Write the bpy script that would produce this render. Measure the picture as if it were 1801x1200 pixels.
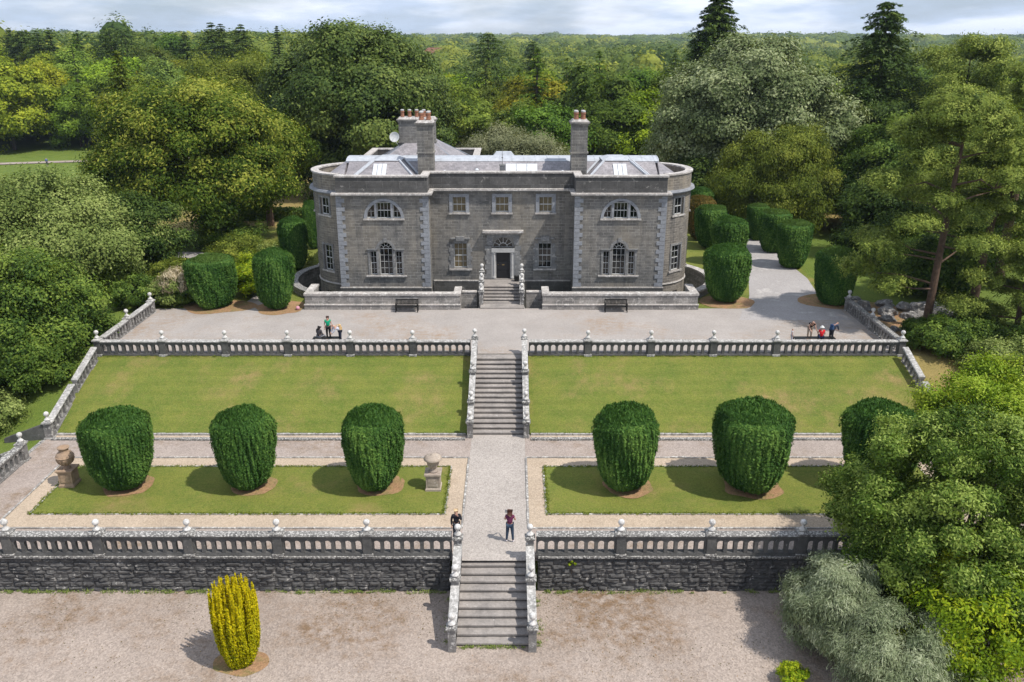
import bpy, bmesh, math, random
import numpy as np
from mathutils import Vector, Matrix, noise
from mathutils.geometry import tessellate_polygon
R = math.radians
for o in list(bpy.data.objects): bpy.data.objects.remove(o)
scn = bpy.context.scene
COL = scn.collection

# ------------------------------------------------------------------ camera, sky, sun, exposure
PITCH = R(19.6); SP, CP = math.sin(PITCH), math.cos(PITCH)
CAMX, CAMZ, FPX = .82, 22.5, 1500.0
cd = bpy.data.cameras.new('camera'); cam = bpy.data.objects.new('camera', cd); COL.objects.link(cam)
cam.location = (CAMX, 0, CAMZ); cam.rotation_euler = (R(90) - PITCH, 0, 0)
cd.sensor_width = 36; cd.lens = 36 * FPX / 1801; cd.clip_start = .5; cd.clip_end = 12000
scn.camera = cam
SUN_EL = R(57.5); SUNV = Vector((.875, -.485, 0)).normalized()
sd = Vector((SUNV.x * math.cos(SUN_EL), SUNV.y * math.cos(SUN_EL), math.sin(SUN_EL)))
sl = bpy.data.lights.new('sun', 'SUN'); sl.energy = 4.4; sl.angle = R(.55); sl.color = (1, .955, .89)
sun = bpy.data.objects.new('sun', sl); COL.objects.link(sun)
sun.rotation_euler = sd.to_track_quat('Z', 'Y').to_euler(); sun.location = (60, -30, 90)
wd = bpy.data.worlds.new('World'); scn.world = wd; wd.use_nodes = True
nt = wd.node_tree; nt.nodes.clear(); N = nt.nodes.new; LK = nt.links.new
sky = N('ShaderNodeTexSky'); sky.sky_type = 'NISHITA'; sky.sun_disc = False
sky.sun_elevation = SUN_EL; sky.sun_rotation = math.atan2(sd.x, sd.y); sky.air_density = 1.0; sky.dust_density = 1.0
tc = N('ShaderNodeTexCoord'); sx = N('ShaderNodeSeparateXYZ'); LK(tc.outputs['Generated'], sx.inputs[0])
ad = N('ShaderNodeMath'); ad.operation = 'ADD'; ad.inputs[1].default_value = .16; LK(sx.outputs['Z'], ad.inputs[0])
mx = N('ShaderNodeMath'); mx.operation = 'MAXIMUM'; mx.inputs[1].default_value = .03; LK(ad.outputs[0], mx.inputs[0])
dx = N('ShaderNodeMath'); dx.operation = 'DIVIDE'; LK(sx.outputs['X'], dx.inputs[0]); LK(mx.outputs[0], dx.inputs[1])
dy = N('ShaderNodeMath'); dy.operation = 'DIVIDE'; LK(sx.outputs['Y'], dy.inputs[0]); LK(mx.outputs[0], dy.inputs[1])
cb = N('ShaderNodeCombineXYZ'); LK(dx.outputs[0], cb.inputs[0]); LK(dy.outputs[0], cb.inputs[1])
mp = N('ShaderNodeMapping'); mp.inputs['Scale'].default_value = (4.2, 4.2, 19); mp.inputs['Location'].default_value = (3.1, 1.4, 0); LK(tc.outputs['Generated'], mp.inputs[0])
nz = N('ShaderNodeTexNoise'); nz.inputs['Scale'].default_value = 1.0; nz.inputs['Detail'].default_value = 8; nz.inputs['Roughness'].default_value = .58; LK(mp.outputs[0], nz.inputs['Vector'])
cr = N('ShaderNodeValToRGB'); cr.color_ramp.elements[0].position = .36; cr.color_ramp.elements[1].position = .56; cr.color_ramp.elements[0].color = (.42, .42, .42, 1); LK(nz.outputs['Fac'], cr.inputs[0])
nz2 = N('ShaderNodeTexNoise'); nz2.inputs['Scale'].default_value = 2.2; nz2.inputs['Detail'].default_value = 6; LK(mp.outputs[0], nz2.inputs['Vector'])
cr2 = N('ShaderNodeValToRGB'); cr2.color_ramp.elements[0].position = .42; cr2.color_ramp.elements[1].position = .60
cr2.color_ramp.elements[0].color = (6.0, 7.1, 9.0, 1); cr2.color_ramp.elements[1].color = (9.3, 9.9, 11.2, 1); LK(nz2.outputs['Fac'], cr2.inputs[0])
mxc = N('ShaderNodeMixRGB'); LK(cr.outputs[0], mxc.inputs[0]); LK(cr2.outputs[0], mxc.inputs[2])
tin = N('ShaderNodeMixRGB'); tin.blend_type = 'MULTIPLY'; tin.inputs[0].default_value = 1; tin.inputs[2].default_value = (.74, .86, 1.12, 1)
LK(sky.outputs[0], tin.inputs[1]); LK(tin.outputs[0], mxc.inputs[1])
bg = N('ShaderNodeBackground'); bg.inputs['Strength'].default_value = .10; LK(mxc.outputs[0], bg.inputs[0])
wo = N('ShaderNodeOutputWorld'); LK(bg.outputs[0], wo.inputs[0])
scn.view_settings.view_transform = 'Standard'; scn.view_settings.look = 'None'
scn.view_settings.exposure = 0.12; scn.view_settings.gamma = 1
scn.cycles.max_bounces = 5; scn.cycles.diffuse_bounces = 3; scn.cycles.glossy_bounces = 2
scn.cycles.transmission_bounces = 3; scn.cycles.transparent_max_bounces = 4; scn.cycles.volume_bounces = 0

# survey helpers: where a sight line meets level Z, or the vertical plane at distance Y
def gp(x, y, Z):
    v = (y - 600) / FPX; zc = (CAMZ - Z) / (SP + v * CP)
    return CAMX + (x - 900.5) / FPX * zc, zc * (CP - v * SP)
def hp(x, y, Y):
    v = (y - 600) / FPX; zc = Y / (CP - v * SP)
    return CAMX + (x - 900.5) / FPX * zc, CAMZ - zc * (SP + v * CP)
U, L = 2.62, -1.62

# ------------------------------------------------------------------ materials
def mat(name):
    m = bpy.data.materials.new(name); m.use_nodes = True
    t = m.node_tree; b = t.nodes['Principled BSDF']; b.inputs['Specular IOR Level'].default_value = .3
    return m, t, b
def nn(t, typ, **k):
    n = t.nodes.new(typ)
    for a, v in k.items():
        if a in n.inputs: n.inputs[a].default_value = v
        else: setattr(n, a, v)
    return n
def pos(t, scale=(1, 1, 1)):
    g = t.nodes.new('ShaderNodeNewGeometry'); m = t.nodes.new('ShaderNodeMapping'); m.inputs['Scale'].default_value = scale
    t.links.new(g.outputs['Position'], m.inputs[0]); return m.outputs[0]
def noi(t, vec, scale, detail=4, rough=.55):
    n = t.nodes.new('ShaderNodeTexNoise'); n.inputs['Scale'].default_value = scale; n.inputs['Detail'].default_value = detail
    n.inputs['Roughness'].default_value = rough; t.links.new(vec, n.inputs['Vector']); return n.outputs['Fac']
def ramp(t, fac, stops):
    r = t.nodes.new('ShaderNodeValToRGB'); e = r.color_ramp.elements
    while len(e) < len(stops): e.new(.5)
    for i, (p, c) in enumerate(stops):
        e[i].position = p; e[i].color = (c[0], c[1], c[2], 1) if not isinstance(c, (int, float)) else (c, c, c, 1)
    t.links.new(fac, r.inputs[0]); return r.outputs[0]
def mix(t, fac, a, b, mode='MIX'):
    n = t.nodes.new('ShaderNodeMixRGB'); n.blend_type = mode
    for i, v in ((0, fac), (1, a), (2, b)):
        if isinstance(v, (int, float)): n.inputs[i].default_value = v if i == 0 else (v, v, v, 1)
        elif isinstance(v, tuple): n.inputs[i].default_value = (v[0], v[1], v[2], 1)
        else: t.links.new(v, n.inputs[i])
    return n.outputs[0]
def bump(t, b, h, strength=.4, dist=.02):
    n = t.nodes.new('ShaderNodeBump'); n.inputs['Strength'].default_value = strength; n.inputs['Distance'].default_value = dist
    t.links.new(h, n.inputs['Height']); t.links.new(n.outputs[0], b.inputs['Normal'])

def gravel(name, c1, c2, patch=None, pscale=.16, pamt=(.52, .70), fine=.25):
    m, t, b = mat(name); p = pos(t)
    n1 = noi(t, p, 9, 6, .75); n2 = noi(t, p, .35, 5, .6)
    c = mix(t, ramp(t, n1, [(.3, 0.0), (.7, 1.0)]), c1, c2)
    c = mix(t, ramp(t, n2, [(.35, 0.0), (.65, .55)]), c, tuple(x * .82 for x in c1))
    if patch:
        n3 = noi(t, p, pscale, 7, .68); n4 = noi(t, p, 1.9, 5, .7)
        f = mix(t, 1.0, ramp(t, n3, [(pamt[0], 0.0), (pamt[1], 1.0)]), ramp(t, n4, [(.38, 0.0), (.62, 1.0)]), 'MULTIPLY')
        c = mix(t, f, c, patch)
    v = t.nodes.new('ShaderNodeTexVoronoi'); v.inputs['Scale'].default_value = 16; t.links.new(p, v.inputs['Vector'])
    bw = nn(t, 'ShaderNodeRGBToBW'); t.links.new(v.outputs['Color'], bw.inputs[0]); c = mix(t, fine, c, bw.outputs[0], 'OVERLAY')
    hs = nn(t, 'ShaderNodeHueSaturation', Saturation=1.0); t.links.new(c, hs.inputs['Color'])
    t.links.new(hs.outputs[0], b.inputs['Base Color']); b.inputs['Roughness'].default_value = .95
    bump(t, b, v.outputs['Distance'], .5, .03); return m
def grassmat(name, ca, cb_, cc, dry, dryamt=(.55, .72), attr=None, mow=0):
    m, t, b = mat(name); p = pos(t)
    n1 = noi(t, p, .5, 6, .65); n2 = noi(t, p, 5, 6, .8); n3 = noi(t, p, .22, 6, .62)
    c = mix(t, ramp(t, n1, [(.36, 0.0), (.64, 1.0)]), ca, cb_)
    c = mix(t, ramp(t, n2, [(.35, 0.0), (.7, .7)]), c, cc)
    n5 = noi(t, pos(t, (1.2, 1, 1)), 1.1, 5, .72)
    f = mix(t, 1.0, ramp(t, n3, [(dryamt[0], 0.0), (dryamt[1], 1.0)]), ramp(t, n5, [(.35, 0.0), (.6, 1.0)]), 'MULTIPLY')
    c = mix(t, f, c, dry)
    if attr:
        a = t.nodes.new('ShaderNodeAttribute'); a.attribute_name = attr
        c = mix(t, a.outputs['Fac'], c, mix(t, ramp(t, n1, [(.3, 0.0), (.7, 1.0)]), (.30, .22, .085), (.22, .17, .06)))
    if mow:
        w = t.nodes.new('ShaderNodeTexWave'); w.bands_direction = 'Y'; w.inputs['Scale'].default_value = .36; w.inputs['Distortion'].default_value = 1.2; w.inputs['Detail'].default_value = 2; w.inputs['Detail Scale'].default_value = .4; t.links.new(p, w.inputs['Vector'])
        c = mix(t, mow, c, ramp(t, w.outputs['Fac'], [(.35, .38), (.65, .62)]), 'OVERLAY')
    fn = noi(t, p, 14, 5, .85)
    c = mix(t, .8, c, ramp(t, fn, [(.25, .12), (.75, .88)]), 'OVERLAY')
    t.links.new(c, b.inputs['Base Color']); b.inputs['Roughness'].default_value = .9; b.inputs['Specular IOR Level'].default_value = .15
    bump(t, b, fn, .7, .05); return m
def stone(name, base, dark, lichen=None, lamt=(.56, .66), lscale=2.2, rough=.9, brick=None, bow=False, warm=None, fleck=True, sc=1.0, streak=False):
    m, t, b = mat(name); p = pos(t)
    n1 = noi(t, p, 1.1 * sc, 7, .62); n2 = noi(t, p, 7 * sc, 6, .7); hfac = n2
    c = mix(t, ramp(t, n1, [(.32, 0.0), (.66, 1.0)]), base, dark)
    c = mix(t, .5, c, ramp(t, n2, [(.2, .2), (.8, .8)]), 'OVERLAY')
    if warm:
        n4 = noi(t, pos(t, (1, 1, .35)), .45, 5, .6)
        c = mix(t, ramp(t, n4, [(.45, 0.0), (.68, .8)]), c, warm)
    if streak:
        n7 = noi(t, pos(t, (2.2, 2.2, .18)), 1.0, 5, .65); c = mix(t, ramp(t, n7, [(.50, 0.0), (.66, .55)]), c, (.075, .073, .072))
    if brick:
        g = t.nodes.new('ShaderNodeNewGeometry'); s = t.nodes.new('ShaderNodeSeparateXYZ'); t.links.new(g.outputs['Position'], s.inputs[0])
        if bow:
            ab = nn(t, 'ShaderNodeMath', operation='ABSOLUTE'); t.links.new(s.outputs[0], ab.inputs[0])
            s1 = nn(t, 'ShaderNodeMath', operation='SUBTRACT'); s1.inputs[1].default_value = 11.84; t.links.new(ab.outputs[0], s1.inputs[0])
            s2 = nn(t, 'ShaderNodeMath', operation='SUBTRACT'); s2.inputs[1].default_value = 70.7; t.links.new(s.outputs[1], s2.inputs[0])
            at = nn(t, 'ShaderNodeMath', operation='ARCTAN2'); t.links.new(s2.outputs[0], at.inputs[0]); t.links.new(s1.outputs[0], at.inputs[1])
            uu = nn(t, 'ShaderNodeMath', operation='MULTIPLY'); uu.inputs[1].default_value = 3.66; t.links.new(at.outputs[0], uu.inputs[0])
        else:
            uu = nn(t, 'ShaderNodeMath', operation='ADD'); t.links.new(s.outputs[0], uu.inputs[0]); t.links.new(s.outputs[1], uu.inputs[1])
        cx = t.nodes.new('ShaderNodeCombineXYZ'); t.links.new(uu.outputs[0], cx.inputs[0]); t.links.new(s.outputs[2], cx.inputs[1])
        bt = t.nodes.new('ShaderNodeTexBrick'); bt.offset = .5
        bt.inputs['Scale'].default_value = 1; bt.inputs['Brick Width'].default_value = brick[0]; bt.inputs['Row Height'].default_value = brick[1]
        bt.inputs['Mortar Size'].default_value = brick[2]; bt.inputs['Mortar Smooth'].default_value = .3; bt.inputs['Bias'].default_value = 0
        bt.inputs['Color1'].default_value = (.16, .16, .16, 1); bt.inputs['Color2'].default_value = (.84, .84, .84, 1); bt.inputs['Mortar'].default_value = (.25, .25, .25, 1)
        t.links.new(cx.outputs[0], bt.inputs['Vector'])
        c = mix(t, .24, c, bt.outputs['Color'], 'OVERLAY')
        mn = noi(t, p, 1.7, 3, .6); c = mix(t, mix(t, 1.0, bt.outputs['Fac'], ramp(t, mn, [(.40, .15), (.60, 1.0)]), 'MULTIPLY'), c, tuple(x * 1.9 for x in base))
        hfac = mix(t, .5, n2, mix(t, 1.0, 1.0, bt.outputs['Fac'], 'SUBTRACT'))
    if lichen:
        n3 = noi(t, p, lscale, 8, .72)
        c = mix(t, ramp(t, n3, [(lamt[0], 0.0), (lamt[1], 1.0)]), c, lichen)
    if fleck:
        n6 = noi(t, p, 3.3, 9, .8)
        c = mix(t, ramp(t, n6, [(.64, 0.0), (.69, .9)]), c, (.55, .53, .49))
    t.links.new(c, b.inputs['Base Color']); b.inputs['Roughness'].default_value = rough
    bump(t, b, hfac, .6, .03); return m
def plain(name, c, rough=.6, metal=0, var=.25, sc=3, spec=.3):
    m, t, b = mat(name); n1 = noi(t, pos(t), sc, 5, .6)
    cc = mix(t, ramp(t, n1, [(.3, 0.0), (.7, 1.0)]), c, tuple(x * (1 - var) for x in c))
    t.links.new(cc, b.inputs['Base Color']); b.inputs['Roughness'].default_value = rough; b.inputs['Metallic'].default_value = metal
    b.inputs['Specular IOR Level'].default_value = spec
    return m
def leafmat(name, dark, mid, light, trans=.28, rough=.6, palette=None, tips=None, spec=.07):
    m, t, b = mat(name); t.nodes.remove(b)
    a = t.nodes.new('ShaderNodeAttribute'); a.attribute_name = 'tint'
    c = ramp(t, a.outputs['Fac'], [(.0, dark), (.5, mid), (1.0, light)])
    if palette:
        oi = t.nodes.new('ShaderNodeObjectInfo'); t.links.new
        c = mix(t, 1.0, c, oi.outputs['Color'], 'MULTIPLY')
    if tips:
        a2 = t.nodes.new('ShaderNodeAttribute'); a2.attribute_name = 'tip'
        c = mix(t, a2.outputs['Fac'], c, tips)
    p = nn(t, 'ShaderNodeBsdfPrincipled', Roughness=rough); p.inputs['Specular IOR Level'].default_value = spec
    t.links.new(c, p.inputs['Base Color'])
    tr = t.nodes.new('ShaderNodeBsdfTranslucent'); cc = mix(t, 1.0, c, (1.25, 1.25, .55), 'MULTIPLY'); t.links.new(cc, tr.inputs['Color'])
    ms = t.nodes.new('ShaderNodeMixShader'); ms.inputs[0].default_value = max(trans, .22)
    t.links.new(p.outputs[0], ms.inputs[1]); t.links.new(tr.outputs[0], ms.inputs[2])
    t.links.new(ms.outputs[0], t.nodes['Material Output'].inputs[0]); return m

M = {}
M['gravel_low'] = gravel('gravel_low', (.300, .242, .200), (.375, .312, .265), (.19, .125, .075), .17, (.46, .60), .30)
M['gravel_mid'] = gravel('gravel_mid', (.31, .255, .22), (.38, .32, .28), (.21, .15, .10), .25, (.48, .66))
M['gravel_path'] = gravel('gravel_path', (.35, .31, .275), (.43, .385, .345), (.31, .28, .25), .3, (.55, .8))
M['gravel_sand'] = gravel('gravel_sand', (.40, .315, .23), (.48, .385, .29), (.30, .225, .15), .5, (.52, .72), .22)
M['gravel_up'] = gravel('gravel_up', (.325, .292, .265), (.39, .352, .322), (.285, .205, .14), .12, (.5, .66), .12)
M['drive'] = gravel('drive', (.32, .295, .28), (.40, .375, .36), (.47, .44, .415), .35, (.55, .62), .15)
M['bare'] = gravel('bare', (.29, .165, .085), (.38, .23, .125), (.16, .15, .05), .9, (.4, .6))
M['lawn'] = grassmat('lawn', (.092, .135, .020), (.155, .175, .030), (.20, .19, .05), (.26, .19, .075), (.54, .72))
M['bank'] = grassmat('bank', (.080, .128, .018), (.142, .166, .028), (.195, .185, .05), (.27, .19, .08), (.50, .69), mow=.14)
M['grass'] = grassmat('grass', (.075, .125, .018), (.12, .165, .026), (.15, .18, .04), (.17, .15, .05), (.6, .8), 'dry')
M['ashlar'] = stone('ashlar', (.205, .192, .172), (.122, .118, .112), (.38, .365, .33), (.63, .74), 3.2, brick=(.56, .235, .012), warm=(.235, .205, .16), streak=True)
M['ashlar_bow'] = stone('ashlar_bow', (.225, .20, .168), (.145, .132, .118), (.36, .335, .285), (.64, .76), 2.6, brick=(.5, .20, .012), bow=True, warm=(.28, .235, .17), streak=True)
M['quoin'] = stone('quoin', (.285, .295, .31), (.205, .21, .225), None, fleck=False)
M['trim'] = stone('trim', (.23, .225, .215), (.15, .15, .15), (.42, .40, .37), (.55, .68), 3)
M['parapet'] = stone('parapet', (.105, .10, .095), (.065, .063, .06), (.33, .31, .28), (.60, .68), 1.7, brick=(1.3, .6, .012))
M['coping'] = stone('coping', (.44, .40, .365), (.30, .28, .26), (.62, .59, .55), (.5, .62), 3.5)
M['lichen'] = stone('lichen', (.19, .18, .168), (.10, .097, .092), (.56, .54, .50), (.50, .60), 11)
M['lichen_white'] = stone('lichen_white', (.36, .345, .32), (.20, .192, .18), (.55, .53, .50), (.47, .62), 6)
M['balu'] = stone('balu', (.125, .12, .112), (.065, .064, .062), (.36, .345, .32), (.62, .70), 5)
M['side'] = stone('side', (.23, .215, .20), (.13, .125, .12), (.48, .46, .43), (.54, .62), 5)
M['ball'] = stone('ball', (.54, .52, .49), (.34, .325, .30), (.66, .64, .61), (.45, .6), 8)
M['rock'] = stone('rock', (.115, .110, .104), (.048, .047, .047), (.36, .34, .31), (.58, .66), 3.6)
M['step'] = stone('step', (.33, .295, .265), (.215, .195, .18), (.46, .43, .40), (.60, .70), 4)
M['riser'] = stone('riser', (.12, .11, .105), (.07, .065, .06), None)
M['areawall'] = stone('areawall', (.30, .275, .25), (.17, .16, .15), (.48, .45, .41), (.54, .66), 3, brick=(.9, .3, .012))
M['kerb'] = stone('kerb', (.33, .31, .285), (.19, .175, .16), (.58, .56, .52), (.52, .6), 6)
M['white'] = plain('white', (.62, .62, .60), .45)
M['palestone'] = plain('palestone', (.46, .45, .43), .8)
M['glass'] = plain('glass', (.010, .011, .012), .05, 0, .3, 1.5, .6)
M['curtain'] = plain('curtain', (.17, .13, .07), .25, 0, .4, 4, .5)
M['door'] = plain('door', (.018, .018, .02), .35)
M['black'] = plain('black', (.014, .014, .014), .4)
M['brass'] = plain('brass', (.4, .3, .12), .3, 1)
M['lead'] = plain('lead', (.48, .50, .53), .42, .0, .3, 2.5, .5)
M['leaddark'] = plain('leaddark', (.20, .225, .26), .5, .0, .25, 1.2, .5)
M['skylight'] = plain('skylight', (.66, .68, .70), .2)
M['terra'] = plain('terra', (.36, .165, .10), .8, 0, .5, 14)
M['urn'] = stone('urn', (.40, .28, .185), (.24, .17, .12), (.42, .36, .29), (.6, .72), 5, fleck=False)
M['urn_grey'] = stone('urn_grey', (.46, .38, .30), (.30, .245, .20), (.55, .50, .44), (.58, .68), 5)
M['bark'] = plain('bark', (.085, .065, .05), .95, 0, .5, 5)
M['bark_pine'] = plain('bark_pine', (.145, .092, .062), .95, 0, .5, 4)
M['greenroof'] = plain('farm_roof', (.22, .10, .07), .9)
M['cream'] = plain('cream', (.6, .58, .52), .9)
def slate():
    m, t, b = mat('slate'); p = pos(t); n1 = noi(t, p, .9, 5, .6); n2 = noi(t, p, 6, 5, .7)
    c = mix(t, ramp(t, n1, [(.35, 0.0), (.65, 1.0)]), (.285, .262, .265), (.205, .19, .197))
    c = mix(t, .6, c, ramp(t, n2, [(.25, .25), (.75, .75)]), 'OVERLAY')
    g = t.nodes.new('ShaderNodeNewGeometry'); s = t.nodes.new('ShaderNodeSeparateXYZ'); t.links.new(g.outputs['Position'], s.inputs[0])
    cx = t.nodes.new('ShaderNodeCombineXYZ'); t.links.new(s.outputs[0], cx.inputs[0]); t.links.new(s.outputs[1], cx.inputs[1])
    bt = t.nodes.new('ShaderNodeTexBrick'); bt.inputs['Scale'].default_value = 1; bt.inputs['Brick Width'].default_value = .3; bt.inputs['Row Height'].default_value = .22
    bt.inputs['Mortar Size'].default_value = .008; bt.inputs['Color1'].default_value = (.35, .35, .35, 1); bt.inputs['Color2'].default_value = (.65, .65, .65, 1); bt.inputs['Mortar'].default_value = (.2, .2, .2, 1)
    t.links.new(cx.outputs[0], bt.inputs['Vector']); c = mix(t, .5, c, bt.outputs['Color'], 'OVERLAY')
    t.links.new(c, b.inputs['Base Color']); b.inputs['Roughness'].default_value = .55; b.inputs['Specular IOR Level'].default_value = .5; return m
M['slate'] = slate()
M['leaf_forest'] = leafmat('leaf_forest', (.060, .096, .014), (.145, .195, .024), (.27, .315, .042), .3, palette=True)
M['leaf_far'] = leafmat('leaf_far', (.045, .080, .018), (.115, .160, .028), (.27, .29, .045), .2)
M['leaf_dark'] = leafmat('leaf_dark', (.022, .046, .010), (.058, .095, .018), (.13, .18, .035), .2, .5)
M['leaf_oak'] = leafmat('leaf_oak', (.030, .058, .014), (.082, .122, .026), (.19, .235, .055), .2, .5)
M['leaf_holm'] = leafmat('leaf_holm', (.075, .105, .036), (.165, .205, .080), (.38, .41, .22), .2, .5)
M['leaf_beech'] = leafmat('leaf_beech', (.038, .070, .009), (.105, .155, .016), (.33, .34, .055), .3)
M['leaf_ash'] = leafmat('leaf_ash', (.075, .110, .024), (.17, .22, .055), (.31, .355, .11), .25)
M['leaf_green'] = leafmat('leaf_green', (.030, .062, .012), (.082, .138, .022), (.20, .27, .045), .28, .5)
M['leaf_gold'] = leafmat('leaf_gold', (.050, .076, .010), (.120, .155, .020), (.25, .275, .045), .25)
M['leaf_pine'] = leafmat('leaf_pine', (.055, .092, .018), (.165, .215, .038), (.36, .40, .085), .25)
M['leaf_bay'] = leafmat('leaf_bay', (.042, .082, .010), (.125, .200, .028), (.31, .39, .085), .3, .5, spec=.10)
M['leaf_silver'] = leafmat('leaf_silver', (.10, .13, .060), (.225, .265, .145), (.43, .46, .30), .15, .6, spec=.03)
M['leaf_lime'] = leafmat('leaf_lime', (0.080, 0.145, 0.009), (0.203, 0.290, 0.014), (0.435, 0.469, 0.023), .3, .35)
M['leaf_bright'] = leafmat('leaf_bright', (.09, .155, .010), (.22, .32, .022), (.40, .46, .06), .32, .45)
M['leaf_willow'] = leafmat('leaf_willow', (.10, .115, .055), (.19, .20, .10), (.29, .29, .165), .2, .6)
M['yew'] = leafmat('yew', (.020, .060, .012), (.062, .135, .026), (.15, .25, .048), .22, .6, tips=(.12, .18, .04), spec=.06)
M['yew_brown'] = leafmat('yew_brown', (0.051, 0.062, 0.014), (0.145, 0.103, 0.023), (0.290, 0.152, 0.040), .1, .5)
M['yew_gold'] = leafmat('yew_gold', (.14, .18, .005), (.36, .34, .006), (.62, .50, .010), .25, .5)
M['leaf_pale'] = leafmat('leaf_pale', (.20, .16, .09), (.38, .31, .20), (.55, .47, .33), .2, .7)
M['skin'] = plain('skin', (.50, .29, .21), .55, 0, .1)

# ------------------------------------------------------------------ mesh helpers
class MB:
    def __init__(s): s.v = []; s.f = []; s.m = []
    def add(s, vs, fs, mi=0):
        b = len(s.v); s.v += [tuple(v) for v in vs]; s.f += [tuple(b + i for i in f) for f in fs]; s.m += [mi] * len(fs)
    def box(s, x0, x1, y0, y1, z0, z1, mi=0, tx=0, ty=0):
        s.add([(x0, y0, z0), (x1, y0, z0), (x1, y1, z0), (x0, y1, z0), (x0 + tx, y0 + ty, z1), (x1 - tx, y0 + ty, z1), (x1 - tx, y1 - ty, z1), (x0 + tx, y1 - ty, z1)],
              [(0, 3, 2, 1), (4, 5, 6, 7), (0, 1, 5, 4), (1, 2, 6, 5), (2, 3, 7, 6), (3, 0, 4, 7)], mi)
    def prism(s, poly, z0, z1, mi=0, poly2=None):
        p2 = poly2 or poly; n = len(poly)
        s.add([(x, y, z0) for x, y in poly] + [(x, y, z1) for x, y in p2], [(i, (i + 1) % n, n + (i + 1) % n, n + i) for i in range(n)], mi)
        for z, pl, fl in ((z1, p2, 0), (z0, poly, 1)):
            tr = tessellate_polygon([[Vector((x, y, 0)) for x, y in pl]])
            fs = []
            for a, b, c in tr:
                ar = (pl[b][0] - pl[a][0]) * (pl[c][1] - pl[a][1]) - (pl[b][1] - pl[a][1]) * (pl[c][0] - pl[a][0])
                if (ar > 0) != (fl == 0): a, c = c, a
                fs.append((a, b, c))
            s.add([(x, y, z) for x, y in pl], fs, mi)
    def lathe(s, prof, c=(0, 0, 0), seg=16, mi=0):
        n = len(prof); vs = []
        for r, z in prof:
            for k in range(seg):
                a = 2 * math.pi * k / seg; vs.append((c[0] + r * math.cos(a), c[1] + r * math.sin(a), c[2] + z))
        fs = [(i * seg + k, i * seg + (k + 1) % seg, (i + 1) * seg + (k + 1) % seg, (i + 1) * seg + k) for i in range(n - 1) for k in range(seg)]
        fs += [tuple(range(seg))[::-1], tuple((n - 1) * seg + k for k in range(seg))]
        s.add(vs, fs, mi)
    def tube(s, pts, rad, seg=8, mi=0):
        vs = []; n = len(pts); P = [Vector(p) for p in pts]
        for i in range(n):
            d = (P[min(i + 1, n - 1)] - P[max(i - 1, 0)]).normalized()
            u = d.cross(Vector((0, 1, .13)) if abs(d.y) < .9 else Vector((1, 0, 0))).normalized(); w = d.cross(u)
            for k in range(seg):
                a = 2 * math.pi * k / seg; q = P[i] + (u * math.cos(a) + w * math.sin(a)) * rad[i]; vs.append(tuple(q))
        fs = [(i * seg + k, i * seg + (k + 1) % seg, (i + 1) * seg + (k + 1) % seg, (i + 1) * seg + k) for i in range(n - 1) for k in range(seg)]
        fs += [tuple(range(seg))[::-1], tuple((n - 1) * seg + k for k in range(seg))]
        s.add(vs, fs, mi)
    def plate(s, outer, holes, fn, d0, d1, mi=0, mh=None):
        # slab in (u,z) with holes; fn(u, depth, z) -> point; faces at depth d0 and d1, reveals round the holes
        loops = [outer] + holes; flat = [p for l in loops for p in l]
        tr = tessellate_polygon([[Vector((a, b, 0)) for a, b in l] for l in loops])
        for d in (d0, d1): s.add([fn(a, d, b) for a, b in flat], [tuple(t) for t in tr], mi)
        for i, l in enumerate(loops):
            n = len(l)
            s.add([fn(a, d0, b) for a, b in l] + [fn(a, d1, b) for a, b in l], [(k, (k + 1) % n, n + (k + 1) % n, n + k) for k in range(n)], mi if mh is None or i == 0 else mh)
    def build(s, name, mats, parent=None, smooth=False, world=True):
        me = bpy.data.meshes.new(name)
        off = parent_world(parent) if (parent and world) else Vector((0, 0, 0))
        me.from_pydata([(v[0] - off.x, v[1] - off.y, v[2] - off.z) for v in s.v], [], s.f)
        for m_ in (mats if isinstance(mats, (list, tuple)) else [mats]): me.materials.append(m_)
        me.polygons.foreach_set('material_index', s.m)
        bm = bmesh.new(); bm.from_mesh(me); bmesh.ops.recalc_face_normals(bm, faces=bm.faces); bm.to_mesh(me); bm.free()
        if smooth: me.polygons.foreach_set('use_smooth', [True] * len(me.polygons))
        me.update()
        o = bpy.data.objects.new(name, me); COL.objects.link(o)
        if parent: o.parent = parent
        return o
def parent_world(p):
    v = Vector((0, 0, 0))
    while p: v += Vector(p.location); p = p.parent
    return v
def tag(o, label=None, cat=None, group=None, kind=None):
    if label: o['label'] = label
    if cat: o['category'] = cat
    if group: o['group'] = group
    if kind: o['kind'] = kind
    return o
def thing(name, label, cat, loc=(0, 0, 0), group=None):
    o = bpy.data.objects.new(name, None); COL.objects.link(o); o.location = loc; o.empty_display_size = .3
    return tag(o, label, cat, group)
def dup(root, loc, rz=None, scale=None, label=None, group=None, color=None):
    r = root.copy(); COL.objects.link(r); r.location = loc
    if rz is not None: r.rotation_euler = (0, 0, rz)
    if scale is not None: r.scale = scale if isinstance(scale, tuple) else (scale,) * 3
    if label: r['label'] = label
    if group: r['group'] = group
    for ch in list(root.children):
        c = ch.copy(); COL.objects.link(c); c.parent = r
        if color: c.color = color
        for g in list(ch.children):
            d = g.copy(); COL.objects.link(d); d.parent = c
    return r
def struct(name, mb_, m): o = mb_.build(name, m); o['kind'] = 'structure'; return o
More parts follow.
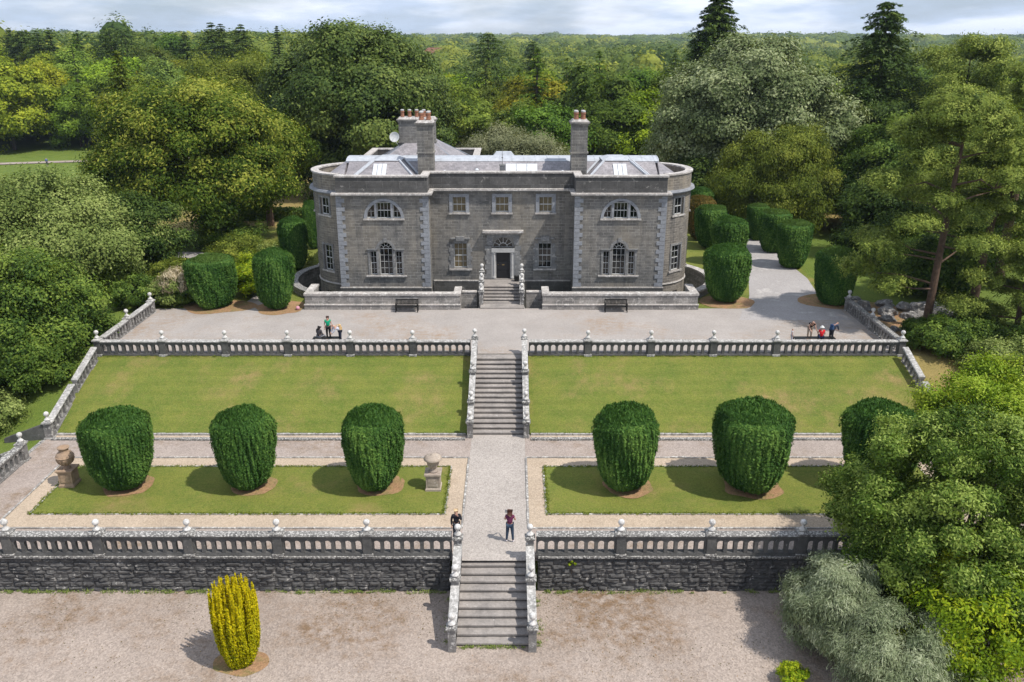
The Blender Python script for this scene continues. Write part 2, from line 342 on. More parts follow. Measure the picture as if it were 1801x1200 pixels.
def sheet(name, polys, z, m, holes=None, kind='structure'):
    b = MB()
    for pl in polys:
        loops = [pl] + (holes or []); flat = [q for l in loops for q in l]
        tr = tessellate_polygon([[Vector((x, y, 0)) for x, y in l] for l in loops])
        fs = []
        for a, b_, c in tr:
            ar = (flat[b_][0] - flat[a][0]) * (flat[c][1] - flat[a][1]) - (flat[b_][1] - flat[a][1]) * (flat[c][0] - flat[a][0])
            fs.append((a, b_, c) if ar > 0 else (c, b_, a))
        b.add([(x, y, z) for x, y in flat], fs)
    me = bpy.data.meshes.new(name); me.from_pydata(b.v, [], b.f); me.materials.append(m); me.update()
    o = bpy.data.objects.new(name, me); COL.objects.link(o); o['kind'] = kind; return o
def rect(x0, x1, y0, y1): return [(x0, y0), (x1, y0), (x1, y1), (x0, y1)]
def smooth(poly, n=6):
    out = []; m_ = len(poly)
    for i in range(m_):
        p0, p1, p2, p3 = (poly[(i + k - 1) % m_] for k in range(4))
        for j in range(n):
            t = j / n; out.append(tuple(.5 * (2 * p1[a] + (p2[a] - p0[a]) * t + (2 * p0[a] - 5 * p1[a] + 4 * p2[a] - p3[a]) * t * t + (3 * p1[a] - p0[a] - 3 * p2[a] + p3[a]) * t ** 3) for a in (0, 1)))
    return out

# ------------------------------------------------------------------ terrain
def sst(a, b, x): t = np.clip((x - a) / (b - a), 0, 1); return t * t * (3 - 2 * t)
def Hh(X, Y):
    X = np.asarray(X, float); Y = np.asarray(Y, float)
    z = np.where(Y < 33.55, -1.66, -.04)
    z = np.where(Y > 46.35, -.04 + (np.clip(Y, 46.35, 53.3) - 46.35) / 6.95 * 2.5, z)
    z = np.where(Y > 53.29, 2.5, z)
    near = z
    ol = np.clip(-X - 27.0, 0, None); orr = np.clip(X - 27.0, 0, None)
    upl = 2.5 - 3.0 * sst(3, 30, ol) - 2.0 * sst(25, 70, ol)
    upl = np.where(Y < 60, upl - 2.6 * sst(0, 6, ol) * (1 - sst(40, 62, Y)), upl)
    z = np.where(X < -27, np.where(Y < 33.29, -1.66, np.minimum(upl, np.where(Y < 53, near - .1 * ol, 9))), z)
    upr = 2.45 - .6 * sst(3, 25, orr)
    z = np.where(X > 27, np.where(Y < 33.29, -1.66, np.where(Y < 53, near + .0 * orr, upr)), z)
    f = sst(95, 200, Y); z = z * (1 - f) + f * (-2.5 + 0 * X)
    z = z + 11 * sst(190, 340, Y) * sst(20, 110, -X) * (1 - .6 * sst(500, 900, Y))
    z = z + 12 * sst(700, 2300, Y) + 1.6 * np.sin(X / 90.0 + 1) * sst(250, 500, Y) + 3 * np.sin(X / 260. + Y / 400.) * sst(500, 900, Y)
    r2 = np.minimum(np.hypot(X - 11.84, Y - 70.7), np.hypot(X + 11.84, Y - 70.7))
    pit = (r2 < 6.5) | ((np.abs(X) < 14.9) & (Y > 63.35) & (Y < 75))
    z = np.where(pit, .2, z)
    return z
def terrain():
    xs = np.unique(np.concatenate([np.arange(-60, 60.1, 1.0), [-27.2, -26.95, 26.95, 27.2], np.arange(-400, 401, 12.), np.arange(-3000, 3001, 120.)]))
    ys = np.unique(np.concatenate([np.arange(-20, 110, 1.0), [33.5, 33.6, 46.35, 53.25, 53.3], np.arange(110, 500, 9.), np.arange(500, 5200, 90.)]))
    XX, YY = np.meshgrid(xs, ys); ZZ = Hh(XX, YY); nx, ny = len(xs), len(ys)
    me = bpy.data.meshes.new('terrain'); vs = np.stack([XX, YY, ZZ], -1).reshape(-1, 3)
    i = np.arange((ny - 1) * (nx - 1)); r, c = i // (nx - 1), i % (nx - 1); a = r * nx + c
    fs = np.stack([a, a + 1, a + nx + 1, a + nx], 1)
    quadmesh(me, vs, fs); me.materials.append(M['grass'])
    dry = (sst(90, 96, YY) * (1 - sst(150, 165, YY)) * sst(-48, -36, XX) * (1 - sst(40, 60, XX))).reshape(-1)
    dry = np.maximum(dry, (sst(-2.6, -1.2, -np.hypot(XX - 28.6, (YY - 52) * .35))).reshape(-1) * .9)
    at = me.attributes.new('dry', 'FLOAT', 'POINT'); at.data.foreach_set('value', dry.astype(np.float32))
    o = bpy.data.objects.new('ground', me); COL.objects.link(o); o['kind'] = 'structure'
def quadmesh(me, vs, fs):
    k = fs.shape[1]
    me.vertices.add(len(vs)); me.vertices.foreach_set('co', vs.astype(np.float32).ravel())
    me.loops.add(fs.size); me.loops.foreach_set('vertex_index', fs.astype(np.int32).ravel())
    me.polygons.add(len(fs)); me.polygons.foreach_set('loop_start', np.arange(0, fs.size, k, dtype=np.int32))
    me.polygons.foreach_set('loop_total', np.full(len(fs), k, dtype=np.int32)); me.update(calc_edges=True)
terrain()

# ------------------------------------------------------------------ level surfaces
sheet('lower_gravel', [rect(-70, 70, 4, 33.3)], L, M['gravel_low'])
sheet('terrace_walk', [rect(-26.85, 26.85, 33.3, 46.4)], 0.0, M['gravel_mid'])
sheet('central_path', [rect(-1.58, 1.58, 33.3, 46.4)], .006, M['gravel_path'])
sheet('upper_terrace', [rect(-26.8, 26.8, 53.3, 63.4)], U, M['gravel_up'])
for s in (-1, 1):
    xr = sorted((s * 1.62, s * 24.4)); xg = sorted((s * 2.58, s * 23.4))
    sheet('gravel_border', [rect(xr[0], xr[1], 36.0, 43.4)], .006, M['gravel_sand'])
    xa = sorted((s * 1.9, s * 26.75))
    b = MB(); nx_, ny_ = 60, 16; vs = []; fs = []
    for j in range(ny_ + 1):
        for i in range(nx_ + 1):
            u, w = i / nx_, j / ny_; x = xa[0] + (xa[1] - xa[0]) * u; y = 46.42 + 6.85 * w
            z = .08 + 2.40 * w + .10 * math.sin(math.pi * w) + .04 * noise.noise((x * .35, y * .35, 3)) * math.sin(math.pi * w)
            vs.append((x, y, z))
    for j in range(ny_):
        for i in range(nx_): a = j * (nx_ + 1) + i; fs.append((a, a + 1, a + nx_ + 2, a + nx_ + 1))
    b.add(vs, fs); struct('lawn_bank', b, M['bank'])
    # lawn bed: a raised turf slab with soft uneven surface
    b = MB(); vs = []; fs = []
    for j in range(13):
        for i in range(49):
            u, w = i / 48, j / 12; x = xg[0] + (xg[1] - xg[0]) * u; y = 37.36 + 4.94 * w
            e = 0 if i in (0, 48) or j in (0, 12) else 1
            vs.append((x, y, .03 + e * (.025 + .03 * noise.noise((x * .5, y * .5, 7)))))
    for j in range(12):
        for i in range(48): a = j * 49 + i; fs.append((a, a + 1, a + 50, a + 49))
    b.add(vs, fs); struct('lawn_bed', b, M['lawn'])
    def edging(name, pts, w, h, label, gap=.0, z0=0.0, seglen=.9, m_='kerb'):
        rr = random.Random(len(pts) + int(s * 7) + int(w * 100)); bb = MB()
        for (ax, ay), (bx, by) in zip(pts[:-1], pts[1:]):
            Ln = math.hypot(bx - ax, by - ay); n = max(1, int(Ln / seglen)); dx_, dy_ = (bx - ax) / Ln, (by - ay) / Ln
            for k in range(n):
                a0 = Ln * k / n + .012; a1 = Ln * (k + 1) / n - .012; ww = w * (1 + .2 * rr.uniform(-1, 1)); hh_ = h + rr.uniform(-.012, .012)
                q = [(ax + dx_ * a0 - dy_ * ww / 2, ay + dy_ * a0 + dx_ * ww / 2), (ax + dx_ * a0 + dy_ * ww / 2, ay + dy_ * a0 - dx_ * ww / 2),
                     (ax + dx_ * a1 + dy_ * ww / 2, ay + dy_ * a1 - dx_ * ww / 2), (ax + dx_ * a1 - dy_ * ww / 2, ay + dy_ * a1 + dx_ * ww / 2)]
                bb.prism(q, z0 - .03, z0 + hh_)
        o = bb.build(name, M[m_]); o['kind'] = 'structure'; return o
    edging('edging_kerb', [(s * 24.4, 36), (s * 1.62, 36), (s * 1.62, 43.4), (s * 24.4, 43.4), (s * 24.4, 36)], .11, .06, '')
    edging('turf_kerb', [(s * 23.35, 37.3), (s * 2.55, 37.3), (s * 2.55, 42.35), (s * 23.35, 42.35), (s * 23.35, 37.3)], .09, .045, '')
    edging('bank_kerb', [(s * 1.95, 45.72), (s * 26.5, 45.72)], .26, .10, '', seglen=1.5, m_='lichen')
    edging('bank_edging', [(s * 1.95, 46.32), (s * 26.5, 46.32)], .12, .13, '', seglen=.5, m_='lichen_white')
    sheet('bank_border', [rect(*sorted((s * 1.95, s * 26.5)), 45.86, 46.26)], .012, M['gravel_sand'])
edging('lower_wall_kerb', [(-26.5, 33.9), (-1.9, 33.9)], .08, .03, '', seglen=2.2); edging('lower_wall_kerb', [(1.9, 33.9), (26.5, 33.9)], .08, .03, '', seglen=2.2)
# house ground with a hole for the light wells
def arc(cx, cy, r, a0, a1, n): return [(cx + r * math.cos(R(a0 + (a1 - a0) * k / n)), cy + r * math.sin(R(a0 + (a1 - a0) * k / n))) for k in range(n + 1)]
WR = 5.85; a_ = math.degrees(math.asin((70.7 - 65.6) / WR))
pit = [(-14.9, 63.35), (14.9, 63.35), (14.9, 65.6)] + arc(11.84, 70.7, WR, -58, 70, 22) + [(12.9, 75.3), (-12.9, 75.3)] + arc(-11.84, 70.7, WR, 110, 238, 22) + [(-14.9, 65.6)]
sheet('house_lawn', [[(-27.2, 63.3), (27.2, 63.3), (27.2, 92), (-27.2, 92)]], U - .012, M['lawn'], holes=[pit])
dl = [(1312, 548), (1318, 520), (1316, 480), (1308, 445), (1306, 425), (1290, 400), (1282, 385), (1325, 378), (1330, 400), (1350, 432), (1385, 462), (1420, 490), (1440, 520), (1470, 548)]
sheet('driveway', [[gp(x, y, U) for x, y in dl]], U + .006, M['drive'])
sheet('driveway_flare', [[(17.8, 60.5), (26.2, 60.5), (26.2, 63.8), (24.5, 65.2), (19.2, 65.2), (18.8, 63.4)]], U + .004, M['drive'])
pl_ = [(402, 548), (440, 527), (455, 508), (440, 480), (420, 462), (452, 462), (475, 490), (492, 552)]
sheet('side_path', [[gp(x, y, U) for x, y in pl_]], U + .006, M['gravel_up'])
def blob(cx, cy, rx, ry, sd_, n=28):
    return [(cx + rx * math.cos(a) * (1 + .25 * noise.noise((math.cos(a) * 1.5, math.sin(a) * 1.5, sd_))), cy + ry * math.sin(a) * (1 + .25 * noise.noise((math.cos(a) * 1.5 + 9, math.sin(a) * 1.5, sd_)))) for a in [2 * math.pi * k / n for k in range(n)]]
def rings(name, items, z, m_):
    for i, (x, y, rx, ry) in enumerate(items): sheet(name, [blob(x, y, rx, ry, i * 3.3 + z)], z, M[m_])

# ------------------------------------------------------------------ stone furniture: finial, pier, balustrade
PROF = [(.17, 0), (.165, .04), (.12, .09), (.075, .14), (.06, .20), (.085, .235)] + [(.15 * math.sin(a), .375 - .15 * math.cos(a)) for a in [R(35 + k * 14.4) for k in range(10)]] + [(.01, .525)]
def pier(b, bf, x, y, z, h, w=.4):
    # stone pier: base, shaft, cap (into b); returns finial into bf
    w2 = w / 2
    b.box(x - w2 - .06, x + w2 + .06, y - w2 - .06, y + w2 + .06, z, z + .14, 1)
    b.box(x - w2, x + w2, y - w2, y + w2, z + .14, z + h - .1, 0)
    b.box(x - w2 - .03, x + w2 + .03, y - w2 - .03, y + w2 + .03, z + h - .1, z + h - .06, 1)
    b.box(x - w2 - .07, x + w2 + .07, y - w2 - .07, y + w2 + .07, z + h - .06, z + h + .02, 1)
    b.box(x - w2 - .03, x + w2 + .03, y - w2 - .03, y + w2 + .03, z + h + .02, z + h + .15, 1, .13, .13)
    bf.lathe(PROF, (x, y, z + h + .13), 18)
def balustrade(label, p0, p1, z0, z1, piers, h=1.08, group=None, nopen=8, m_='balu', finial=True, ground=None, cap='lichen'):
    """run p0->p1 with piers at the given fractions; z follows from z0 to z1"""
    ax, ay = p0; bx, by = p1; Ln = math.hypot(bx - ax, by - ay); ux, uy = (bx - ax) / Ln, (by - ay) / Ln; sl_ = (z1 - z0) / Ln
    root = thing('balustrade', label, 'balustrade', ((ax + bx) / 2, (ay + by) / 2, (z0 + z1) / 2), group)
    T = .13
    def fn(u, d, z): return (ax + ux * u - uy * d, ay + uy * u + ux * d, z0 + sl_ * u + z)
    for f0, f1 in zip(piers[:-1], piers[1:]):
        u0, u1 = f0 * Ln + .2, f1 * Ln - .2; w = u1 - u0; n = max(2, round(w / .468)); pt = w / n
        holes = []
        for k in range(n):
            c = u0 + pt * (k + .5); hw = .152
            holes.append([(c - hw, .13), (c + hw, .13)] + [(c + hw * math.cos(R(a)), .60 + hw * math.sin(R(a))) for a in (0, 30, 60, 90, 120, 150, 180)])
        b = MB(); b.plate([(u0, .06), (u1, .06), (u1, h - .22), (u0, h - .22)], holes, fn, -T + .01, T - .01)
        b.build('arcade_panel', M[m_], root)
        b = MB()
        for (d, za, zb) in ((T + .05, 0.0, .08), (T + .02, h - .25, h - .16), (T + .09, h - .16, h - .03)):
            pass
        for (d, za, zb, e, mi) in ((T + .05, -.02, .075, 0, 1), (T + .025, h - .24, h - .15, 0, 1), (T + .07, h - .15, h - .075, 0, 1), (T + .085, h - .075, h - .015, .035, 0)):
            q = [fn(u0, -d, za), fn(u1, -d, za), fn(u1, d, za), fn(u0, d, za), fn(u0, -d + e, zb), fn(u1, -d + e, zb), fn(u1, d - e, zb), fn(u0, d - e, zb)]
            b.add(q, [(0, 3, 2, 1), (4, 5, 6, 7), (0, 1, 5, 4), (1, 2, 6, 5), (2, 3, 7, 6), (3, 0, 4, 7)], mi)
        b.build('coping', [M[cap], M[m_]], root)
    for i, f in enumerate(piers):
        if i in (finial if isinstance(finial, set) else ()): continue
        u = f * Ln; b, bf = MB(), MB(); q = fn(u, 0, 0)
        pier(b, bf, q[0], q[1], q[2] - .04, h + .08)
        po = b.build('pier', [M[m_], M[cap]], root); bf.build('ball_finial', M['ball'], po, smooth=True)
    return root
PL = [-26.15, -22.04, -17.93, -13.84, -9.8, -5.73, -1.72]
fr = lambda xs, a, b: [(x - a) / (b - a) for x in xs]
YB = 33.42
balustrade('long dark arcaded stone balustrade on the lower retaining wall, left of the lower steps', (PL[0], YB), (PL[-1], YB), .30, .30, fr(PL, PL[0], PL[-1]), finial={6}, h=1.1)
PR = [-x for x in PL][::-1]; PR = [1.72, 5.75, 9.84, 13.95, 18.0, 22.1, 26.15]
balustrade('dark arcaded stone balustrade on the lower retaining wall, right of the lower steps', (PR[0], YB), (PR[-1], YB), .30, .30, fr(PR, PR[0], PR[-1]), finial={0}, h=1.1)
PU = [-26.75, -22.41, -18.25, -14.1, -9.94, -5.78, -1.74]; YU = 53.42
balustrade('upper terrace balustrade with white-topped coping above the left grass bank', (PU[0], YU), (PU[-1], YU), 2.50, 2.50, fr(PU, PU[0], PU[-1]), finial={6}, h=1.04, cap='lichen_white')
PV = [1.74, 5.87, 10.06, 14.22, 18.42, 26.75]
balustrade('upper terrace balustrade with white-topped coping above the right grass bank', (PV[0], YU), (PV[-1], YU), 2.50, 2.50, fr(PV, PV[0], PV[-1]), finial={0}, h=1.04, cap='lichen_white')
balustrade('short balustrade closing the left end of the upper terrace, running towards the shrubs', (-26.75, 53.85), (-26.75, 62.3), 2.55, 2.55, [0, .5, 1], finial={0}, h=1.0, m_='side', cap='lichen_white')
balustrade('short balustrade closing the right end of the upper terrace, by the rockery', (26.75, 53.85), (26.75, 62.9), 2.55, 2.55, [0, .5, 1], finial={0}, h=1.0, m_='side', cap='lichen')
balustrade('sloping lichened balustrade down the left edge of the grass bank', (-26.75, 53.0), (-26.7, 46.0), 2.35, -.02, [0, .5, 1], finial={0, 1}, h=1.02, m_='side', cap='lichen_white')
balustrade('sloping balustrade down the right edge of the grass bank, with a broken dark finial', (26.75, 53.0), (26.75, 46.6), 2.35, .1, [0, .5, 1], finial={0, 1}, h=1.02, m_='side', cap='lichen_white')
balustrade('balustrade along the left edge of the middle terrace, beside the brown urn', (-26.7, 43.1), (-26.7, 33.9), 0.0, 0.0, [0, .5, 1], h=1.05, m_='side', cap='lichen')
balustrade('balustrade along the right edge of the middle terrace behind the big laurel', (26.7, 45.6), (26.7, 33.9), 0.0, 0.0, [0, .5, 1], h=1.05, m_='side', cap='lichen')
# steps down out of the left edge of the middle terrace
sg = thing('side_steps', 'narrow lichened stone steps dropping out of the gap in the left terrace balustrade', 'steps', (-27.4, 44.4, 0))
for k in range(5):
    b = MB(); b.box(-26.75 - .38 * (k + 1), -26.6 - .38 * k, 43.35, 45.75, -.9, -.02 - .17 * k); b.build('step', M['lichen'], sg)
b = MB(); b.add([(-26.9, 45.82, .95), (-29.4, 45.82, .0), (-29.4, 45.82, -1.8), (-26.9, 45.82, -1.8), (-26.9, 46.06, .95), (-29.4, 46.06, .0), (-29.4, 46.06, -1.8), (-26.9, 46.06, -1.8)],
                [(0, 1, 2, 3), (7, 6, 5, 4), (0, 4, 5, 1), (1, 5, 6, 2), (3, 7, 4, 0)]); b.build('flank_wall', M['balu'], sg)
b = MB(); b.add([(-26.9, 42.9, .8), (-31.4, 42.9, -.9), (-31.4, 42.9, -2.2), (-26.9, 42.9, -2.2), (-26.9, 43.14, .8), (-31.4, 43.14, -.9), (-31.4, 43.14, -2.2), (-26.9, 43.14, -2.2)],
                [(0, 1, 2, 3), (7, 6, 5, 4), (0, 4, 5, 1), (1, 5, 6, 2), (3, 7, 4, 0)]); b.build('flank_wall', M['lichen'], sg)
w_ = MB(); w_.box(-27.15, -26.95, 33.0, 42.9, -2.4, -.02); w_.box(-27.15, -26.95, 46.06, 62.4, -2.4, .02)
tag(w_.build('edge_wall', M['balu']), 'low dark stone wall under the left side balustrade beside the meadow', 'wall')

# rock-faced retaining walls: courses of pitched blocks
def rockwall(label, x0, x1, y, z0, z1, seed):
    rr = random.Random(seed); b = MB(); zc = z0; row = 0
    b.box(x0, x1, y + .02, y + .5, z0 - .2, z1)
    while zc < z1 - .1:
        hh_ = min(rr.uniform(.19, .27), z1 - zc)
        if z1 - zc - hh_ < .12: hh_ = z1 - zc
        x = x0
        while x < x1 - .02:
            wl = rr.uniform(.32, .85)
            if x1 - x - wl < .3: wl = x1 - x
            # one block: a jittered rough grid
            nx_, nz_ = max(4, int(wl / .09)), 5; vs = []; fs = []; off = rr.uniform(0, 99); dep = rr.uniform(.02, .08)
            for j in range(nz_ + 1):
                for i in range(nx_ + 1):
                    u, w = i / nx_, j / nz_; e = min(u, 1 - u) * wl; f = min(w, 1 - w) * hh_
                    k = min(1, e / .045) * min(1, f / .04)
                    d = k * (dep + .09 * noise.noise((x + u * wl * 1.0 + off, 3.0, (zc + w * hh_) * 4.5)) + .05 * noise.noise(((x + u * wl) * 7, off, (zc + w * hh_) * 11)))
                    vs.append((x + .008 + u * (wl - .016), y - max(d, 0), zc + .008 + w * (hh_ - .016)))
            for j in range(nz_):
                for i in range(nx_): a = j * (nx_ + 1) + i; fs.append((a, a + 1, a + nx_ + 2, a + nx_ + 1))
            b.add(vs, fs); x += wl
        zc += hh_; row += 1
    b2 = MB(); x = x0
    while x < x1 - .05:
        wl = min(rr.uniform(1.2, 1.8), x1 - x)
        b2.box(x + .006, x + wl - .006, y - .14, y + .5, z1, z1 + .08 + rr.uniform(0, .012)); x += wl
    root = thing('retaining_wall', label, 'wall', ((x0 + x1) / 2, y, z0))
    b.build('rock_facing', M['rock'], root); b2.build('ledge', M['lichen'], root)
rockwall('long dark rock-faced retaining wall left of the lower steps', -27.0, -2.0, 33.3, L, .21, 5)
rockwall('dark rock-faced retaining wall right of the lower steps, ending behind the laurel', 2.0, 27.0, 33.3, L, .21, 6)

# ------------------------------------------------------------------ garden staircases
def staircase(name, label, n, y0, y1, z0, z1, w, pxs, piers_y, rises, parh=.95, wide=0.0, top_piers=True):
    """n risers from (y0,z0) up to (y1,z1); w half width"""
    root = thing(name, label, 'steps', (0, y0, z0))
    rr = random.Random(n); dz = (z1 - z0) / n; dy_ = (y1 - y0) / (n - 1)
    for k in range(n):
        ya = y0 + dy_ * k; yb = ya + dy_ + .12 if k < n - 1 else ya + .75
        zt = z0 + dz * (k + 1); b = MB(); ww = w + wide * (n - k) / n
        cuts = [-ww, rr.uniform(-.6, .0) if k % 2 else rr.uniform(0, .7), ww]
        for xa, xb in zip(cuts[:-1], cuts[1:]):
            b.box(xa + .003, xb - .003, ya - .035 + rr.uniform(-.012, .012), yb, zt - .075, zt + rr.uniform(-.004, .004), 0)
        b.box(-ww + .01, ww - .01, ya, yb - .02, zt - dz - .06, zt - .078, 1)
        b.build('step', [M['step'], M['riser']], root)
    for s in (-1, 1):
        sl_ = (z1 - z0) / (y1 - y0); b = MB()
        xa, xb = sorted((s * w + s * .0, s * (w + .3)))
        pts = piers_y
        for ya, yb in zip(pts[:-1], pts[1:]):
            za, zb = z0 + (ya - y0) * sl_, z0 + (yb - y0) * sl_
            za, zb = max(za, z0), min(zb, z1 + .2)
            sh = s * wide * .5
            q = []
            for (yy, zz) in ((ya, za), (yb, zb)):
                sx_ = s * wide * (y1 - yy) / (y1 - y0)
                q.append((yy, zz, xa + sx_, xb + sx_))
            (ya_, za_, a0, a1), (yb_, zb_, c0, c1) = q
            bot = z0 - .3
            b.add([(a0 + .04, ya_, bot), (a1 - .04, ya_, bot), (c1 - .04, yb_, bot), (c0 + .04, yb_, bot), (a0 + .04, ya_, za_ + parh - .1), (a1 - .04, ya_, za_ + parh - .1), (c1 - .04, yb_, zb_ + parh - .1), (c0 + .04, yb_, zb_ + parh - .1)],
                  [(0, 3, 2, 1), (4, 5, 6, 7), (0, 1, 5, 4), (1, 2, 6, 5), (2, 3, 7, 6), (3, 0, 4, 7)], 0)
            e = .04
            b.add([(a0 - e, ya_, za_ + parh - .1), (a1 + e, ya_, za_ + parh - .1), (c1 + e, yb_, zb_ + parh - .1), (c0 - e, yb_, zb_ + parh - .1), (a0 - e, ya_, za_ + parh), (a1 + e, ya_, za_ + parh), (c1 + e, yb_, zb_ + parh), (c0 - e, yb_, zb_ + parh)],
                  [(0, 3, 2, 1), (4, 5, 6, 7), (0, 1, 5, 4), (1, 2, 6, 5), (2, 3, 7, 6), (3, 0, 4, 7)], 1)
        b.build('parapet', [M['side'], M['lichen_white']], root)
        for yy in piers_y:
            zz = min(max(z0 + (yy - y0) * sl_, z0), z1); b, bf = MB(), MB()
            if yy == piers_y[-1]: zz = z1 + (.0 if n < 20 else 0)
            cx = s * (w + .15) + s * wide * (y1 - yy) / (y1 - y0)
            pier(b, bf, cx, yy, zz - .3, parh + .42 + rises, .33)
            po = b.build('pier', [M['side'], M['lichen']], root); bf.build('ball_finial', M['ball'], po, smooth=True)
    return root
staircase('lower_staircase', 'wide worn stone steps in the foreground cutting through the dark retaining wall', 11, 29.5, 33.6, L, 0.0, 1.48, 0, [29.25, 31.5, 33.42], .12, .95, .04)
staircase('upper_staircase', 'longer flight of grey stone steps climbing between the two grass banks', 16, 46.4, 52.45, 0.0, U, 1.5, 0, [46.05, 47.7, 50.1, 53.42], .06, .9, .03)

# ------------------------------------------------------------------ the house
FY, RY = 66.4, 68.5
house = thing('country_house', 'grey limestone Georgian country house with curved end bows and slate roof', 'house', (0, 68, U))
WT, CT, PT = 11.0, 11.28, 12.3
def archpoly(x0, x1, z0, zs, n=14):
    c, r = (x0 + x1) / 2, (x1 - x0) / 2
    return [(x0, z0), (x1, z0)] + [(c + r * math.cos(math.pi * k / n), zs + r * math.sin(math.pi * k / n)) for k in range(n + 1)]
def rp(x0, x1, z0, z1): return [(x0, z0), (x1, z0), (x1, z1), (x0, z1)]
def facade(x0, x1, Y, z0, z1, holes, name='wall', m_='ashlar', depth=.34):
    b = MB(); b.plate(rp(x0, x1, z0, z1), holes, lambda u, d, z: (u, Y + d, z), 0, depth, 0); return b
openings = {}
def sash(x0, x1, z0, z1, Y, cols, rows, arch=False, parent=house, fr_=.045, tr=None, glassm='glass', rec=.2, name='window'):
    """white sash window set back in its opening; tr maps (u, depth, z) to space"""
    tr = tr or (lambda u, d, z: (u, Y + d, z)); b = MB(); g = MB()
    def bar(u0, u1, za, zb, d0=rec, d1=rec + .05):
        b.add([tr(u0, d0, za), tr(u1, d0, za), tr(u1, d1, za), tr(u0, d1, za), tr(u0, d0, zb), tr(u1, d0, zb), tr(u1, d1, zb), tr(u0, d1, zb)],
              [(0, 3, 2, 1), (4, 5, 6, 7), (0, 1, 5, 4), (1, 2, 6, 5), (2, 3, 7, 6), (3, 0, 4, 7)])
    if not arch:
        bar(x0, x0 + fr_, z0, z1); bar(x1 - fr_, x1, z0, z1); bar(x0 + fr_, x1 - fr_, z0, z0 + fr_ * 1.3); bar(x0 + fr_, x1 - fr_, z1 - fr_, z1)
        for k in range(1, cols): u = x0 + (x1 - x0) * k / cols; bar(u - .011, u + .011, z0 + fr_, z1 - fr_, rec + .01, rec + .045)
        for k in range(1, rows):
            z = z0 + (z1 - z0) * k / rows; t_ = .03 if rows % 2 == 0 and k == rows // 2 else .011
            bar(x0 + fr_, x1 - fr_, z - t_, z + t_, rec + .005 - (.01 if t_ > .02 else 0), rec + .05)
        g.add([tr(x0, rec + .03, z0), tr(x1, rec + .03, z0), tr(x1, rec + .03, z1), tr(x0, rec + .03, z1)], [(0, 1, 2, 3)])
    else:
        c, r = (x0 + x1) / 2, (x1 - x0) / 2; zs = z1 - r; n = 16
        bar(x0, x0 + fr_, z0, zs); bar(x1 - fr_, x1, z0, zs); bar(x0 + fr_, x1 - fr_, z0, z0 + fr_ * 1.3); bar(x0 + fr_, x1 - fr_, zs - .02, zs + .02)
        for k in range(1, cols): u = x0 + (x1 - x0) * k / cols; bar(u - .011, u + .011, z0 + fr_, zs, rec + .01, rec + .045)
        for k in range(1, rows): z = z0 + (zs - z0) * k / rows; bar(x0 + fr_, x1 - fr_, z - .011, z + .011, rec + .01, rec + .045)
        def ring(ra, rb, a0=0, a1=180):
            for k in range(n):
                t0, t1 = R(a0 + (a1 - a0) * k / n), R(a0 + (a1 - a0) * (k + 1) / n)
                q = [(c + ra * math.cos(t0), zs + ra * math.sin(t0)), (c + rb * math.cos(t0), zs + rb * math.sin(t0)), (c + rb * math.cos(t1), zs + rb * math.sin(t1)), (c + ra * math.cos(t1), zs + ra * math.sin(t1))]
                b.add([tr(u, rec, z) for u, z in q] + [tr(u, rec + .05, z) for u, z in q], [(0, 1, 2, 3), (7, 6, 5, 4), (0, 4, 5, 1), (1, 5, 6, 2), (2, 6, 7, 3), (3, 7, 4, 0)])
        ring(r - fr_, r); ring(r * .40, r * .40 + .035)
        for a in (36, 72, 108, 144) if r < .7 else (30, 60, 90, 120, 150):
            t_ = R(a); p0 = (c + r * .42 * math.cos(t_), zs + r * .42 * math.sin(t_)); p1 = (c + (r - .03) * math.cos(t_), zs + (r - .03) * math.sin(t_))
            nx_, nz_ = -math.sin(t_) * .016, math.cos(t_) * .016
            q = [(p0[0] - nx_, p0[1] - nz_), (p1[0] - nx_, p1[1] - nz_), (p1[0] + nx_, p1[1] + nz_), (p0[0] + nx_, p0[1] + nz_)]
            b.add([tr(u, rec + .01, z) for u, z in q] + [tr(u, rec + .045, z) for u, z in q], [(0, 1, 2, 3), (7, 6, 5, 4), (0, 4, 5, 1), (1, 5, 6, 2), (2, 6, 7, 3), (3, 7, 4, 0)])
        pl = archpoly(x0, x1, z0, zs); g.add([tr(u, rec + .03, z) for u, z in pl], [tuple(range(len(pl)))])
    w = b.build(name, M['white'], parent); g.build('pane', M[glassm], w); return w
def trimbox(name, items, m_='trim', parent=house):
    b = MB()
    for it in items: b.box(*it)
    return b.build(name, M[m_], parent)
CXV = 9.24
